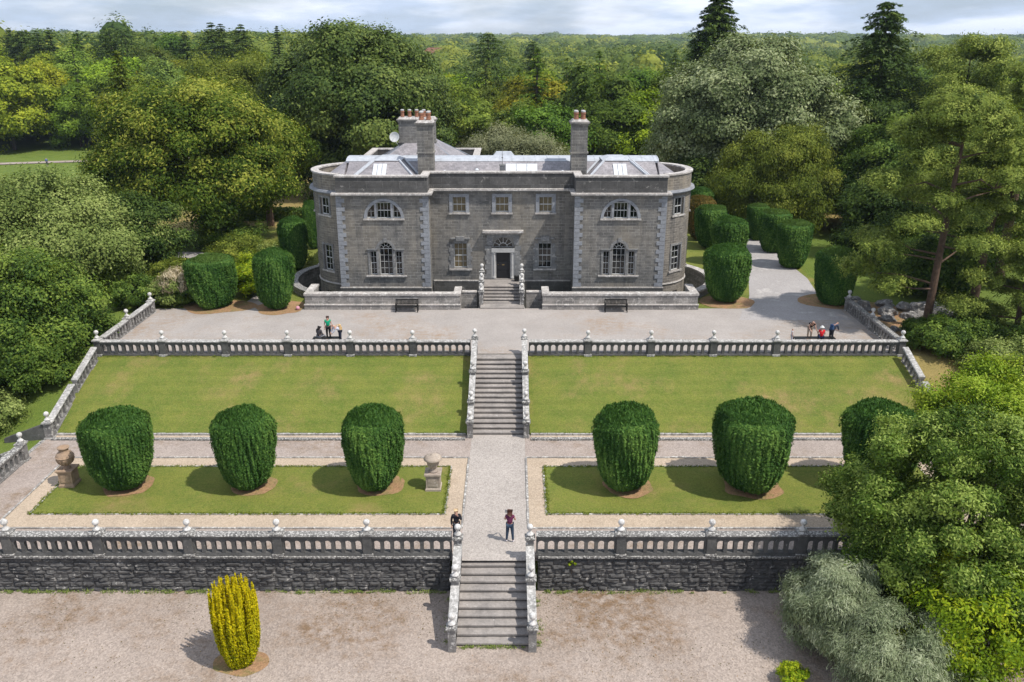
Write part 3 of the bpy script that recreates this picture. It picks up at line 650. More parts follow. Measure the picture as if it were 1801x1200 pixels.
for s in (-1, 1):
    c = s * CXV + (.0 if s < 0 else .12)
    V = {'ce': (c - .52, c + .52), 'l': (c - 1.26, c - .76), 'r': (c + .76, c + 1.26)}
    Dz0 = 9.08; Dr = 1.36
    def dio(a, b_, n=8):
        th0, th1 = math.acos((a - c) / Dr), math.acos((b_ - c) / Dr)
        return [(a, Dz0), (b_, Dz0)] + [(c + Dr * math.cos(th1 + (th0 - th1) * k / n), Dz0 + Dr * math.sin(th1 + (th0 - th1) * k / n)) for k in range(n + 1)]
    x0, x1 = sorted((s * 5.78, s * 12.9))
    dlr = [(c - 1.345, c - .72), (c - .55, c + .55), (c + .72, c + 1.345)]
    holes = [archpoly(*V['ce'], 4.5, 6.62), rp(*V['l'], 4.5, 6.42), rp(*V['r'], 4.5, 6.42)] + [[p for p in dio(*q)] for q in dlr]
    b = facade(x0, x1, FY, .1, WT, holes); b.build('wall', M['ashlar'], house)
    # windows
    root = sash(*V['ce'], 4.5, 7.14, FY, 3, 4, arch=True)
    sash(*V['l'], 4.5, 6.42, FY, 2, 4); sash(*V['r'], 4.5, 6.42, FY, 2, 4)
    sash(dlr[1][0], dlr[1][1], Dz0, Dz0 + Dr - .12, FY, 4, 2)
    for q in (dlr[0], dlr[2]):
        pl = dio(*q); g = MB(); g.add([(u, FY + .24, z) for u, z in pl], [tuple(range(len(pl)))]); 
        f = MB()
        for (a0, b0), (a1, b1) in zip(pl, pl[1:] + pl[:1]):
            mxx, mzz = sum(p[0] for p in pl) / len(pl), sum(p[1] for p in pl) / len(pl)
            ii = lambda a, z: (a + (mxx - a) * .16, z + (mzz - z) * .16)
            (e0, g0), (e1, g1) = ii(a0, b0), ii(a1, b1)
            f.add([(a0, FY + .19, b0), (a1, FY + .19, b1), (e1, FY + .19, g1), (e0, FY + .19, g0), (a0, FY + .25, b0), (a1, FY + .25, b1), (e1, FY + .25, g1), (e0, FY + .25, g0)], [(0, 1, 2, 3), (3, 2, 6, 7), (4, 5, 1, 0)])
        f.box(q[0] + .05, q[1] - .05, FY + .2, FY + .235, Dz0 + .52, Dz0 + .55)
        f.box((q[0] + q[1]) / 2 - .015, (q[0] + q[1]) / 2 + .015, FY + .2, FY + .235, Dz0 + .03, Dz0 + .72)
        w = f.build('window', M['white'], house); g.build('pane', M['glass'], w)
    # stone dressings: surrounds proud of the wall
    b = MB()
    for (u0, u1) in ((c - 1.42, c - 1.27), (c - .75, c - .54), (c + .54, c + .75), (c + 1.27, c + 1.42)): b.box(u0, u1, FY - .05, FY + .08, 4.5, 6.45)
    for (u0, u1) in ((c - 1.45, c - .7), (c + .7, c + 1.45)): b.box(u0, u1, FY - .07, FY + .05, 6.45, 6.58); b.box(u0 - .05, u1 + .05, FY - .14, FY + .05, 6.58, 6.65)
    nS = 18
    for k in range(nS):
        t0, t1 = math.pi * k / nS, math.pi * (k + 1) / nS
        q = [(c + ra * math.cos(t_), 6.62 + ra * math.sin(t_)) for ra, t_ in ((.55, t0), (.76, t0), (.76, t1), (.55, t1))]
        b.add([(u, FY - .06, z) for u, z in q] + [(u, FY + .05, z) for u, z in q], [(0, 1, 2, 3), (7, 6, 5, 4), (0, 4, 5, 1), (1, 5, 6, 2), (2, 6, 7, 3), (3, 7, 4, 0)])
    b.box(c - .14, c + .14, FY - .1, FY + .05, 7.2, 7.52)
    b.build('window_surround', M['trim'], house)
    trimbox('sill', [(c - 1.62, c + 1.62, FY - .16, FY + .1, 4.36, 4.48)], 'coping')
    b = MB()
    for k in range(nS):
        t0, t1 = math.pi * k / nS, math.pi * (k + 1) / nS
        q = [(c + ra * math.cos(t_), Dz0 + ra * math.sin(t_)) for ra, t_ in ((Dr + .0, t0), (Dr + .22, t0), (Dr + .22, t1), (Dr + .0, t1))]
        b.add([(u, FY - .06, z) for u, z in q] + [(u, FY + .05, z) for u, z in q], [(0, 1, 2, 3), (7, 6, 5, 4), (0, 4, 5, 1), (1, 5, 6, 2), (2, 6, 7, 3), (3, 7, 4, 0)])
    for q in ((c - .72, c - .55), (c + .55, c + .72)): b.box(q[0] + .004, q[1] - .004, FY - .04, FY + .1, Dz0, Dz0 + 1.17)
    b.build('window_surround', M['quoin'], house)
    trimbox('sill', [(c - 1.62, c + 1.62, FY - .14, FY + .1, Dz0 - .12, Dz0 - .005)], 'coping')
    # quoins at both corners of the block
    for e, sg_ in ((x0, 1), (x1, -1)):
        b = MB(); z = 3.52; k = 0
        while z < WT - .1:
            hh_ = min(.34, WT - z); wl = .62 if k % 2 == 0 else .38
            xa, xb = sorted((e - sg_ * .05, e + sg_ * wl)); b.box(xa, xb, FY - .05, FY + .02 + (.34 if k % 2 else .5), z + .012, z + hh_ - .012); z += hh_; k += 1
        b.build('quoins', M['quoin'], house)
# recessed centre
cw = [(-3.98, -2.9), (-.52, .56), (3.0, 4.08)]; gw = [(-3.95, -2.87), (2.98, 4.06)]
DC = .09
holes = [rp(a, b_, 9.18, 10.4) for a, b_ in cw] + [rp(a, b_, 4.54, 6.6) for a, b_ in gw] + [rp(DC - .9, DC + .9, 3.58, 6.12), archpoly(DC - .84, DC + .84, 6.22, 6.24)]
facade(-5.78, 5.78, RY, .1, WT, holes).build('wall', M['ashlar'], house)
for a, b_ in cw:
    sash(a, b_, 9.18, 10.4, RY, 3, 2, glassm='curtain'); m0 = (a + b_) / 2
    trimbox('window_surround', [(a - .26, a, RY - .06, RY + .1, 9.14, 10.66), (b_, b_ + .26, RY - .06, RY + .1, 9.14, 10.66), (a, b_, RY - .06, RY + .1, 10.4, 10.66)], 'quoin')
    trimbox('sill', [(a - .33, b_ + .33, RY - .14, RY + .1, 9.02, 9.135)], 'coping')
for a, b_ in gw:
    sash(a, b_, 4.54, 6.6, RY, 3, 4, glassm='glass' if a > 0 else 'curtain')
    it = []
    for k in range(6):
        wl = .3 if k % 2 else .42; z = 4.5 + k * .35
        it += [(a - wl, a - .002, RY - .05, RY + .1, z, z + .335), (b_ + .002, b_ + wl, RY - .05, RY + .1, z, z + .335)]
    it += [(a, b_, RY - .05, RY + .1, 6.6, 6.9), (a - .25, b_ + .25, RY - .2, RY + .1, 6.98, 7.08), (a + .2, b_ - .2, RY - .24, RY + .1, 6.84, 7.2)]
    trimbox('window_surround', it, 'trim'); trimbox('sill', [(a - .4, b_ + .4, RY - .16, RY + .1, 4.36, 4.48)], 'coping')
# door
b = MB(); b.box(DC - .56, DC + .56, RY + .18, RY + .25, 3.6, 5.86)
for k in range(2):
    for z0_, z1_ in ((3.72, 4.25), (4.35, 5.05), (5.15, 5.75)): b.box(DC - .46 + k * .5, DC - .04 + k * .5, RY + .155, RY + .18, z0_, z1_)
dr = b.build('door', M['door'], house); b = MB(); b.lathe([(.01, 0), (.05, .01), (.05, .04), (.01, .05)], (DC - .42, RY + .13, 4.75), 10); b.box(DC - .1, DC + .1, RY + .135, RY + .154, 4.72, 4.79); b.build('handle', M['brass'], dr)
b = MB()
for s in (-1, 1):
    b.lathe([(.15, 0), (.15, .12), (.115, .16), (.11, .2), (.10, 2.05), (.13, 2.1), (.13, 2.2)], (DC + s * .74, RY + .02, 3.64), 14)
    b.box(DC + s * .9 - .06, DC + s * .9 + .06, RY - .02, RY + .2, 3.6, 5.84)
b.build('door_column', M['palestone'], house, smooth=False)
trimbox('door_frame', [(DC - .95, DC + .95, RY - .12, RY + .2, 5.86, 6.2), (DC - .66, DC - .57, RY + .12, RY + .26, 3.6, 5.855), (DC + .57, DC + .66, RY + .12, RY + .26, 3.6, 5.855)], 'palestone')
trimbox('threshold', [(DC - .9, DC + .9, RY - .02, RY + .3, 3.52, 3.6)], 'step')
sash(DC - .84, DC + .84, 6.22, 7.08, RY, 1, 1, arch=True, name='fanlight')
it = []
for k in range(7):
    wl = 1.5 if k % 2 == 0 else 1.38; z = 3.62 + k * .4
    it += [(DC - wl, DC - .95, RY - .07, RY + .08, z, z + .385), (DC + .95, DC + wl, RY - .07, RY + .08, z, z + .385)]
trimbox('door_surround', it + [(DC - 1.32, DC - .86, RY - .05, RY + .08, 6.45, 7.42), (DC + .86, DC + 1.32, RY - .05, RY + .08, 6.45, 7.42), (DC - .86, DC + .86, RY - .05, RY + .08, 7.1, 7.42)], 'trim')
trimbox('door_hood', [(DC - 1.45, DC + 1.45, RY - .3, RY + .1, 7.42, 7.56), (DC - 1.66, DC + 1.66, RY - .5, RY + .1, 7.56, 7.72)], 'coping')
# side and rear walls of the main block
b = MB()
for s in (-1, 1):
    xa, xb = sorted((s * 5.78, s * 6.1)); b.box(xa, xb, FY + .34, RY - .001 if False else RY + .3, .1, WT)
    xa, xb = sorted((s * 12.6, s * 12.9)); b.box(xa, xb, FY + .34, 75.2, .1, WT)
b.box(-12.6, 12.6, 74.9, 75.2, .1, WT); b.build('wall', M['ashlar'], house)
# window panes are opaque; the dark of the rooms is in the glass colour
bowc = (11.84, 70.7); BR = 3.66
def bow(s):
    cx = s * bowc[0]
    def P(al, r, z): return (cx + s * r * math.cos(al), bowc[1] + r * math.sin(al), z)
    A0, A1 = R(-73), R(73)
    wins = []
    for ad in (-50, 0, 50):
        wins += [(R(ad) - .145, R(ad) + .145, 9.1, 10.45, 2, 2), (R(ad) - .145, R(ad) + .145, 4.5, 6.6, 2, 4), (R(ad) - .12, R(ad) + .12, 1.7, 2.75, 2, 1)]
    als = sorted(set([A0 + (A1 - A0) * k / 48 for k in range(49)] + [w[0] for w in wins] + [w[1] for w in wins]))
    zs = sorted(set([.1, WT, 3.45] + [w[2] for w in wins] + [w[3] for w in wins]))
    b = MB()
    def inside(a, z): return any(w[0] - 1e-6 < a < w[1] + 1e-6 and w[2] < z < w[3] for w in wins)
    for a0, a1 in zip(als[:-1], als[1:]):
        if a1 - a0 < 1e-6: continue
        for z0_, z1_ in zip(zs[:-1], zs[1:]):
            if not inside((a0 + a1) / 2, (z0_ + z1_) / 2): b.add([P(a0, BR, z0_), P(a1, BR, z0_), P(a1, BR, z1_), P(a0, BR, z1_)], [(0, 1, 2, 3)])
    for w in wins:
        a0, a1, z0_, z1_ = w[:4]; q = [(a0, z0_), (a1, z0_), (a1, z1_), (a0, z1_)]
        b.add([P(a, BR, z) for a, z in q] + [P(a, BR - .3, z) for a, z in q], [(0, 1, 5, 4), (1, 2, 6, 5), (2, 3, 7, 6), (3, 0, 4, 7)])
    b.build('bow_wall', M['ashlar_bow'], house)
    for w in wins:
        a0, a1, z0_, z1_, cc, rw = w
        tr = lambda u, d, z: P(u / BR, BR - d, z)
        sash(a0 * BR, a1 * BR, z0_, z1_, 0, cc, rw, tr=tr, rec=.16, fr_=.055)
        if z0_ > 3:
            b = MB()
            for (ua, ub, za, zb) in ((a0 * BR - .17, a0 * BR, z0_, z1_ + .17), (a1 * BR, a1 * BR + .17, z0_, z1_ + .17), (a0 * BR, a1 * BR, z1_, z1_ + .17)):
                b.add([tr(ua, -.05, za), tr(ub, -.05, za), tr(ub, .06, za), tr(ua, .06, za), tr(ua, -.05, zb), tr(ub, -.05, zb), tr(ub, .06, zb), tr(ua, .06, zb)], [(0, 3, 2, 1), (4, 5, 6, 7), (0, 1, 5, 4), (1, 2, 6, 5), (2, 3, 7, 6), (3, 0, 4, 7)])
            b.build('window_surround', M['trim'], house)
            b = MB(); ua, ub, za, zb = a0 * BR - .25, a1 * BR + .25, z0_ - .14, z0_ - .005
            b.add([tr(ua, -.14, za), tr(ub, -.14, za), tr(ub, .06, za), tr(ua, .06, za), tr(ua, -.14, zb), tr(ub, -.14, zb), tr(ub, .06, zb), tr(ua, .06, zb)], [(0, 3, 2, 1), (4, 5, 6, 7), (0, 1, 5, 4), (1, 2, 6, 5), (2, 3, 7, 6), (3, 0, 4, 7)])
            b.build('sill', M['coping'], house)
    def band(name, ra, rb, z0_, z1_, m_, e=0):
        b = MB(); n = 48; al = [A0 + (A1 - A0) * k / n for k in range(n + 1)]
        for a0, a1 in zip(al[:-1], al[1:]):
            b.add([P(a0, rb, z0_), P(a1, rb, z0_), P(a1, rb - e, z1_), P(a0, rb - e, z1_), P(a0, ra, z0_), P(a1, ra, z0_), P(a1, ra, z1_), P(a0, ra, z1_)], [(0, 1, 2, 3), (3, 2, 6, 7), (1, 0, 4, 5), (5, 4, 7, 6)])
        return b.build(name, M[m_], house)
    band('string_course', BR - .1, BR + .08, 3.45, 3.55, 'coping', .03)
    band('cornice', BR - .1, BR + .16, WT - .16, WT - .04, 'quoin'); band('cornice', BR - .1, BR + .34, WT - .04, WT + .12, 'quoin', .06)
    band('parapet', BR - .42, BR + .02, WT + .12, PT, 'ashlar_bow'); band('parapet_coping', BR - .5, BR + .11, PT, PT + .12, 'coping')
    # flat lead gutter inside the bow parapet
    b = MB(); pl = arc(cx, bowc[1], BR - .3, -70, 70, 24) if s > 0 else arc(cx, bowc[1], BR - .3, 110, 250, 24)
    b.prism(pl, 11.3, 11.45); b.build('roof_gutter', M['leaddark'], house)
for s in (-1, 1): bow(s)
# straight cornices, parapets, plinths
def runs(name, off, z0_, z1_, m_, inner=.45, bev=0.0):
    b = MB()
    # front of blocks, returns, centre
    for s in (-1, 1):
        xa, xb = sorted((s * (5.78 - off), s * (12.9 + off))); b.box(xa, xb, FY - off, FY + inner, z0_, z1_)
        xa, xb = sorted((s * (5.78 - off), s * (5.78 + inner))); b.box(xa, xb, FY + inner, RY + inner, z0_, z1_)
        xa, xb = sorted((s * (12.9 - inner), s * (12.9 + off))); b.box(xa, xb, FY + inner, 67.3, z0_, z1_); b.box(xa, xb, 74.1, 75.2, z0_, z1_)
    b.box(-5.78 + off, 5.78 - off, RY - off, RY + inner, z0_, z1_)
    b.box(-12.9 + inner, 12.9 - inner, 75.2 - inner, 75.2 + off, z0_, z1_)
    return b.build(name, M[m_], house)
runs('cornice', .15, WT - .16, WT - .04, 'trim', .2); runs('cornice', .36, WT - .04, WT + .1, 'coping', .2)
runs('parapet', .0, WT + .1, PT, 'parapet', .45); runs('parapet_coping', .09, PT, PT + .12, 'coping', .54)
b = MB()
for s in (-1, 1):
    xa, xb = sorted((s * 5.68, s * 13.0)); b.box(xa, xb, FY - .1, FY + .0, .1, 3.42)
b.box(-5.68, 5.68, RY - .1, RY + .0, .1, 3.42); b.build('plinth', M['parapet'], house)
b = MB()
for s in (-1, 1):
    xa, xb = sorted((s * 5.66, s * 13.02)); b.box(xa, xb, FY - .13, FY + .0, 3.42, 3.5)
for xa, xb in ((-5.66, -1.45), (1.62, 5.66)): b.box(xa, xb, RY - .13, RY, 3.42, 3.5)
b.build('string_course', M['coping'], house)
# roof: slate hips with lead flats
b = MB(); ZR0, ZR1 = 11.55, 12.92
ol = [(-12.5, 68.95), (12.5, 68.95), (12.5, 74.7), (-12.5, 74.7)]; il = [(-12.6, 71.4), (12.6, 71.4), (12.6, 74.0), (-12.6, 74.0)]; ol = [(-12.7, 68.95), (12.7, 68.95), (12.7, 74.7), (-12.7, 74.7)]
b.prism(ol, 11.3, ZR0); b.prism(ol, ZR0, ZR1, poly2=il)
for s in (-1, 1):   # conical slope over each bow, and the hipped roof over each front block
    cx = s * bowc[0]; aa = arc(cx, bowc[1], BR - .55, -75, 75, 20) if s > 0 else arc(cx, bowc[1], BR - .55, 105, 255, 20)
    tp = [(cx + (x - cx) * .06 + s * .95, 72.0 + (y - 70.7) * .22) for x, y in aa]
    b.prism(aa, ZR0 - .05, ZR1 - .1, poly2=tp)
    c = s * 9.3; o2 = [(c - 3.0, 66.95), (c + 3.0, 66.95), (c + 3.0, 71.2), (c - 3.0, 71.2)]; i2 = [(c - .95, 69.9), (c + .95, 69.9), (c + .95, 73), (c - .95, 73)]
    b.prism([(c - 3.05, 66.9), (c + 3.05, 66.9), (c + 3.05, 71.2), (c - 3.05, 71.2)], 11.3, ZR0); b.prism(o2, ZR0, ZR1 + .22, poly2=i2)
rf = b.build('roof', M['slate'], house)
b = MB(); x = -12.9
while x < 12.85:
    x2 = min(x + .98, 12.9); y0_ = 71.3
    for k in range(5):
        a0, a1 = math.pi * k / 5, math.pi * (k + 1) / 5
        p = lambda a: (72.55 - 1.3 * math.cos(a), ZR1 - .05 + .28 * math.sin(a))
        (ya, za), (yb, zb) = p(a0), p(a1)
        b.add([(x + .02, ya, za), (x2 - .02, ya, za), (x2 - .02, yb, zb), (x + .02, yb, zb)], [(0, 1, 2, 3)])
        za += .025; zb += .025
        b.add([(x2 - .035, ya, za), (x2 + .035, ya, za), (x2 + .035, yb, zb), (x2 - .035, yb, zb)], [(0, 1, 2, 3)])
    x = x2
b.box(-12.9, 12.9, 71.28, 73.8, ZR1 - .2, ZR1 - .04); b.box(-12.9, 12.9, 73.7, 74.3, ZR1 - .2, ZR1 + .02)
b.build('lead_ridge', M['lead'], rf)
for s in (-1, 1):
    b = MB(); c = s * 9.3
    b.prism([(c - 1.15, 69.7), (c + 1.15, 69.7), (c + 1.25, 72.2), (c - 1.25, 72.2)], ZR1 + .2, ZR1 + .42, poly2=[(c - .6, 70.6), (c + .6, 70.6), (c + .6, 71.8), (c - .6, 71.8)])
    for sx_ in (-1, 1):   # lead hips
        b.tube([(c + sx_ * 3.0, 66.95, ZR0 + .04), (c + sx_ * .97, 69.9, ZR1 + .25)], [.1, .1], 6)
        b.tube([(c + sx_ * 3.05, 69.0, ZR0 + .1), (c + sx_ * 1.3, 71.3, ZR1 + .1)], [.09, .09], 6)
    b.build('lead_flashing', M['lead'], rf)
b = MB()
for (xa, xb, ya, za, yb, zb) in ((-10.3, -9.2, 67.6, ZR0 + .36, 69.3, ZR1 + .02), (8.9, 10.0, 67.6, ZR0 + .36, 69.3, ZR1 + .02), (.3, 2.9, 69.3, ZR0 + .28, 70.9, ZR1 - .2)):
    n_ = 3; wd_ = (xb - xa) / n_
    for k in range(n_):
        p0, p1 = xa + wd_ * k + .02, xa + wd_ * (k + 1) - .02
        b.add([(p0, ya, za), (p1, ya, za), (p1, yb, zb), (p0, yb, zb), (p0, ya, za - .15), (p1, ya, za - .15), (p1, yb, zb - .15), (p0, yb, zb - .15)], [(0, 1, 2, 3), (0, 4, 5, 1), (1, 5, 6, 2), (3, 2, 6, 7), (0, 3, 7, 4)])
b.build('skylight', M['skylight'], rf)
b = MB(); b.box(-.9, 1.1, 73.9, 75.0, 12.8, 13.25, 0, .35, .2); b.build('roof_lantern', M['lead'], rf)
b = MB(); b.box(-.18, .26, 69.5, 69.9, 11.6, 12.75); b.box(-.22, .3, 69.46, 69.94, 12.75, 12.85); b.tube([(.04, 69.7, 12.85), (.04, 69.7, 14.1)], [.03, .012], 6); b.lathe([(.01, 0), (.07, .06), (.07, .1), (.01, .16)], (.04, 69.7, 13.3), 8); b.build('weather_vent', M['trim'], rf)
b = MB()
for x in (-4.6, 4.9, -2.0): b.lathe([(.14, 0), (.16, .12), (.1, .2), (.01, .24)], (x, 69.25, 12.2 if x != -2.0 else 12.35), 10)
b.build('roof_vent', M['skylight'], rf)
def chimney(x0, x1, y0, y1, z0, zt, pots, bandz):
    b = MB(); b.box(x0, x1, y0, y1, z0, zt - .35); b.box(x0 - .08, x1 + .08, y0 - .08, y1 + .08, bandz, bandz + .12)
    b.box(x0 - .07, x1 + .07, y0 - .07, y1 + .07, zt - .35, zt - .22); b.box(x0 - .16, x1 + .16, y0 - .16, y1 + .16, zt - .22, zt - .1)
    b.box(x0 - .06, x1 + .06, y0 - .06, y1 + .06, zt - .1, zt + .08, 1, .12, .12)
    ch = b.build('chimney', [M['ashlar'], M['coping']], house)
    for (px, py) in pots:
        b = MB(); b.lathe([(.17, 0), (.19, .1), (.16, .14), (.15, .42), (.19, .46), (.19, .54), (.15, .56)], (px, py, zt + .05), 14); b.build('chimney_pot', M['terra'], ch)
        b = MB(); b.lathe([(.14, .0), (.17, .03), (.17, .1), (.12, .14)], (px, py, zt + .61), 14); b.build('pot_cap', M['palestone'], ch)
for cx, sh in ((-6.1, 0), (6.2, .05)):
    chimney(cx - .63, cx + .63, 69.15, 70.55, 11.5, 16.25 + sh, [(cx - .28, 69.55), (cx + .28, 69.55), (cx - .28, 70.15), (cx + .28, 70.15)], 13.75)
chimney(-9.5, -6.2, 79.6, 80.8, 11.0, 15.6, [(-9.15, 80), (-8.5, 80), (-7.85, 80), (-7.2, 80)], 13.4)
# rear wing
b = MB(); b.box(-13.0, -2.3, 75.21, 86.5, 1.0, 11.1); b.build('rear_wing_wall', M['ashlar'], house)
b = MB()
for q in ((-13.0, -2.3, 86.0, 86.5), (-13.0, -12.5, 75.3, 86.0), (-2.8, -2.3, 75.3, 86.0)): b.box(*q, 11.1, 12.0)
b.build('rear_parapet', M['parapet'], house)
b = MB()
for q in ((-13.08, -2.22, 85.95, 86.58), (-13.08, -12.45, 75.3, 85.95), (-2.85, -2.22, 75.3, 85.95)): b.box(*q, 12.0, 12.12)
b.build('rear_coping', M['coping'], house)
b = MB(); b.prism([(-12.4, 76), (-2.9, 76), (-2.9, 85.9), (-12.4, 85.9)], 11.15, 14.1, poly2=[(-7.9, 80.6), (-7.3, 80.6), (-7.3, 81.6), (-7.9, 81.6)]); rr_ = b.build('rear_roof', M['slate'], house)
b = MB()
for q in ((-12.4, 76), (-2.9, 76), (-2.9, 85.9), (-12.4, 85.9)): b.tube([(q[0], q[1], 11.2), (-7.6, 81.1, 14.15)], [.09, .09], 6)
b.build('ridge_tiles', M['leaddark'], rr_)
b = MB(); dc = Vector((-9.85, 79.3, 13.95)); vs = []; nd = Vector((-.15, -1, .25)).normalized(); uu_ = nd.cross(Vector((0, 0, 1))).normalized(); vv_ = nd.cross(uu_)
seg = 20
for j, (r_, d_) in enumerate(((.02, .0), (.22, .03), (.42, .10), (.46, .11))):
    for k in range(seg): a = 2 * math.pi * k / seg; vs.append(dc + nd * d_ + (uu_ * math.cos(a) + vv_ * math.sin(a)) * r_)
b.add(vs, [(j * seg + k, j * seg + (k + 1) % seg, (j + 1) * seg + (k + 1) % seg, (j + 1) * seg + k) for j in range(3) for k in range(seg)])
b.tube([dc, dc + Vector((.1, .25, -.5)), dc + Vector((.35, .5, -.9))], [.03, .03, .03], 6); b.tube([dc, dc + nd * .42], [.015, .03], 6)
b.build('satellite_dish', M['white'], house)

# ------------------------------------------------------------------ entrance steps and area walls
es = staircase('entrance_staircase', 'pale stone entrance steps with ball-topped piers up to the front door', 6, 64.45, 66.35, U, 3.58, 1.45, 0, [64.2, 65.4, 66.55], .1, .95)
b = MB(); b.box(-1.52, 1.62, 66.45, RY - .1, .2, 3.575); b.build('landing', M['step'], es)
b = MB(); b.box(-1.65, 1.75, 63.25, 64.4, U - .1, U + .1); b.build('bottom_slab', M['step'], es)
def areawall(label, s):
    r_ = thing('area_wall', label, 'wall', (s * 9, 63.3, U)); xa, xb = sorted((s * 3.2, s * 15.2))
    b = MB(); b.box(xa, xb, 63.2, 63.7, .1, 3.72, 0); b.box(xa - .04, xb + .04, 63.03, 63.2, U - .2, 2.98, 0)
    ra, rb = sorted((s * 3.2, s * 3.65)); b.box(ra, rb, 63.7, 65.2, .1, 3.72)
    ra, rb = sorted((s * 1.95, s * 3.2)); b.box(ra, rb, 64.9, 65.25, .1, 3.45)
    ra, rb = sorted((s * 14.7, s * 15.2)); b.box(ra, rb, 63.7, 65.9, .1, 3.72)
    b.build('wall', M['areawall'], r_)
    b = MB(); b.box(xa - .06, xb + .06, 63.14, 63.76, 3.72, 3.88); b.box(xa - .06, xb + .06, 62.99, 63.2, 2.98, 3.05)
    ra, rb = sorted((s * 3.14, s * 3.71)); b.box(ra, rb, 63.76, 65.26, 3.72, 3.88)
    ra, rb = sorted((s * 1.95, s * 3.14)); b.box(ra, rb, 64.86, 65.3, 3.45, 3.55)
    ra, rb = sorted((s * 14.64, s * 15.26)); b.box(ra, rb, 63.76, 65.95, 3.72, 3.88); b.build('coping', M['coping'], r_)
    cx = s * 11.84; b = MB(); n = 40; A0, A1 = R(-57), R(68)
    def P(a, r, z): return (cx + s * r * math.cos(a), 70.7 + r * math.sin(a), z)
    for m_i, (ra, rb, z0_, z1_, nm, mm) in enumerate(((5.6, 6.05, .1, 3.1, 'curved_wall', 'areawall'), (5.5, 6.15, 3.1, 3.27, 'curved_coping', 'coping' if s > 0 else 'lichen'))):
        b = MB()
        for k in range(n):
            a0, a1 = A0 + (A1 - A0) * k / n, A0 + (A1 - A0) * (k + 1) / n
            b.add([P(a0, ra, z0_), P(a1, ra, z0_), P(a1, rb, z0_), P(a0, rb, z0_), P(a0, ra, z1_), P(a1, ra, z1_), P(a1, rb, z1_), P(a0, rb, z1_)], [(0, 1, 5, 4), (2, 3, 7, 6), (4, 5, 6, 7)] + ([(3, 0, 4, 7)] if k == 0 else []) + ([(1, 2, 6, 5)] if k == n - 1 else []))
        b.build(nm, M[mm], r_)
areawall('low pale stone wall and curved light-well wall in front of the left half of the house', -1)
areawall('low pale stone wall and curved light-well wall in front of the right half of the house', 1)

# ------------------------------------------------------------------ benches, urns, small things
def bench(name, label, x, y, z, rz=0, L_=1.75, back=True, grp=None):
    t = thing(name, label, 'bench', (x, y, z), grp); t.rotation_euler = (0, 0, 0)
    h = L_ / 2; b = MB()
    for k in range(5): b.box(x - h, x + h, y - .22 + k * .095, y - .135 + k * .095, z + .41, z + .44)
    b.build('seat', M['black'], t)
    if back:
        b = MB(); b.box(x - h, x + h, y + .24, y + .28, z + .84, z + .93); b.box(x - h, x + h, y + .24, y + .28, z + .50, z + .55)
        n = 17
        for k in range(n): u = x - h + .05 + (L_ - .1) * k / (n - 1); b.box(u - .026, u + .026, y + .245, y + .275, z + .55, z + .86)
        b.build('backrest', M['black'], t)
    for s in (-1, 1):
        for yy in (-.2, .24 if back else .18):
            b = MB(); b.box(x + s * (h - .04) - .035, x + s * (h - .04) + .035, y + yy - .03, y + yy + .04, z, z + (.9 if back and yy > 0 else .62 if back else .41)); b.build('leg', M['black'], t)
        if back: b = MB(); b.box(x + s * (h - .04) - .04, x + s * (h - .04) + .04, y - .26, y + .24, z + .62, z + .66); b.build('armrest', M['black'], t)
    return t
bench('park_bench', 'black slatted bench against the low wall left of the entrance steps', -7.25, 62.55, U + .005)
bench('park_bench', 'black slatted bench against the low wall right of the entrance steps', 8.8, 62.55, U + .005)
bench('garden_bench', 'low backless bench behind the upper balustrade, among the visitors on the right', 21.6, 55.3, U + .005, L_=2.8, back=False)
bench('garden_bench', 'low backless bench behind the upper balustrade, beside the woman in green', -11.9, 55.3, U + .005, L_=1.9, back=False)
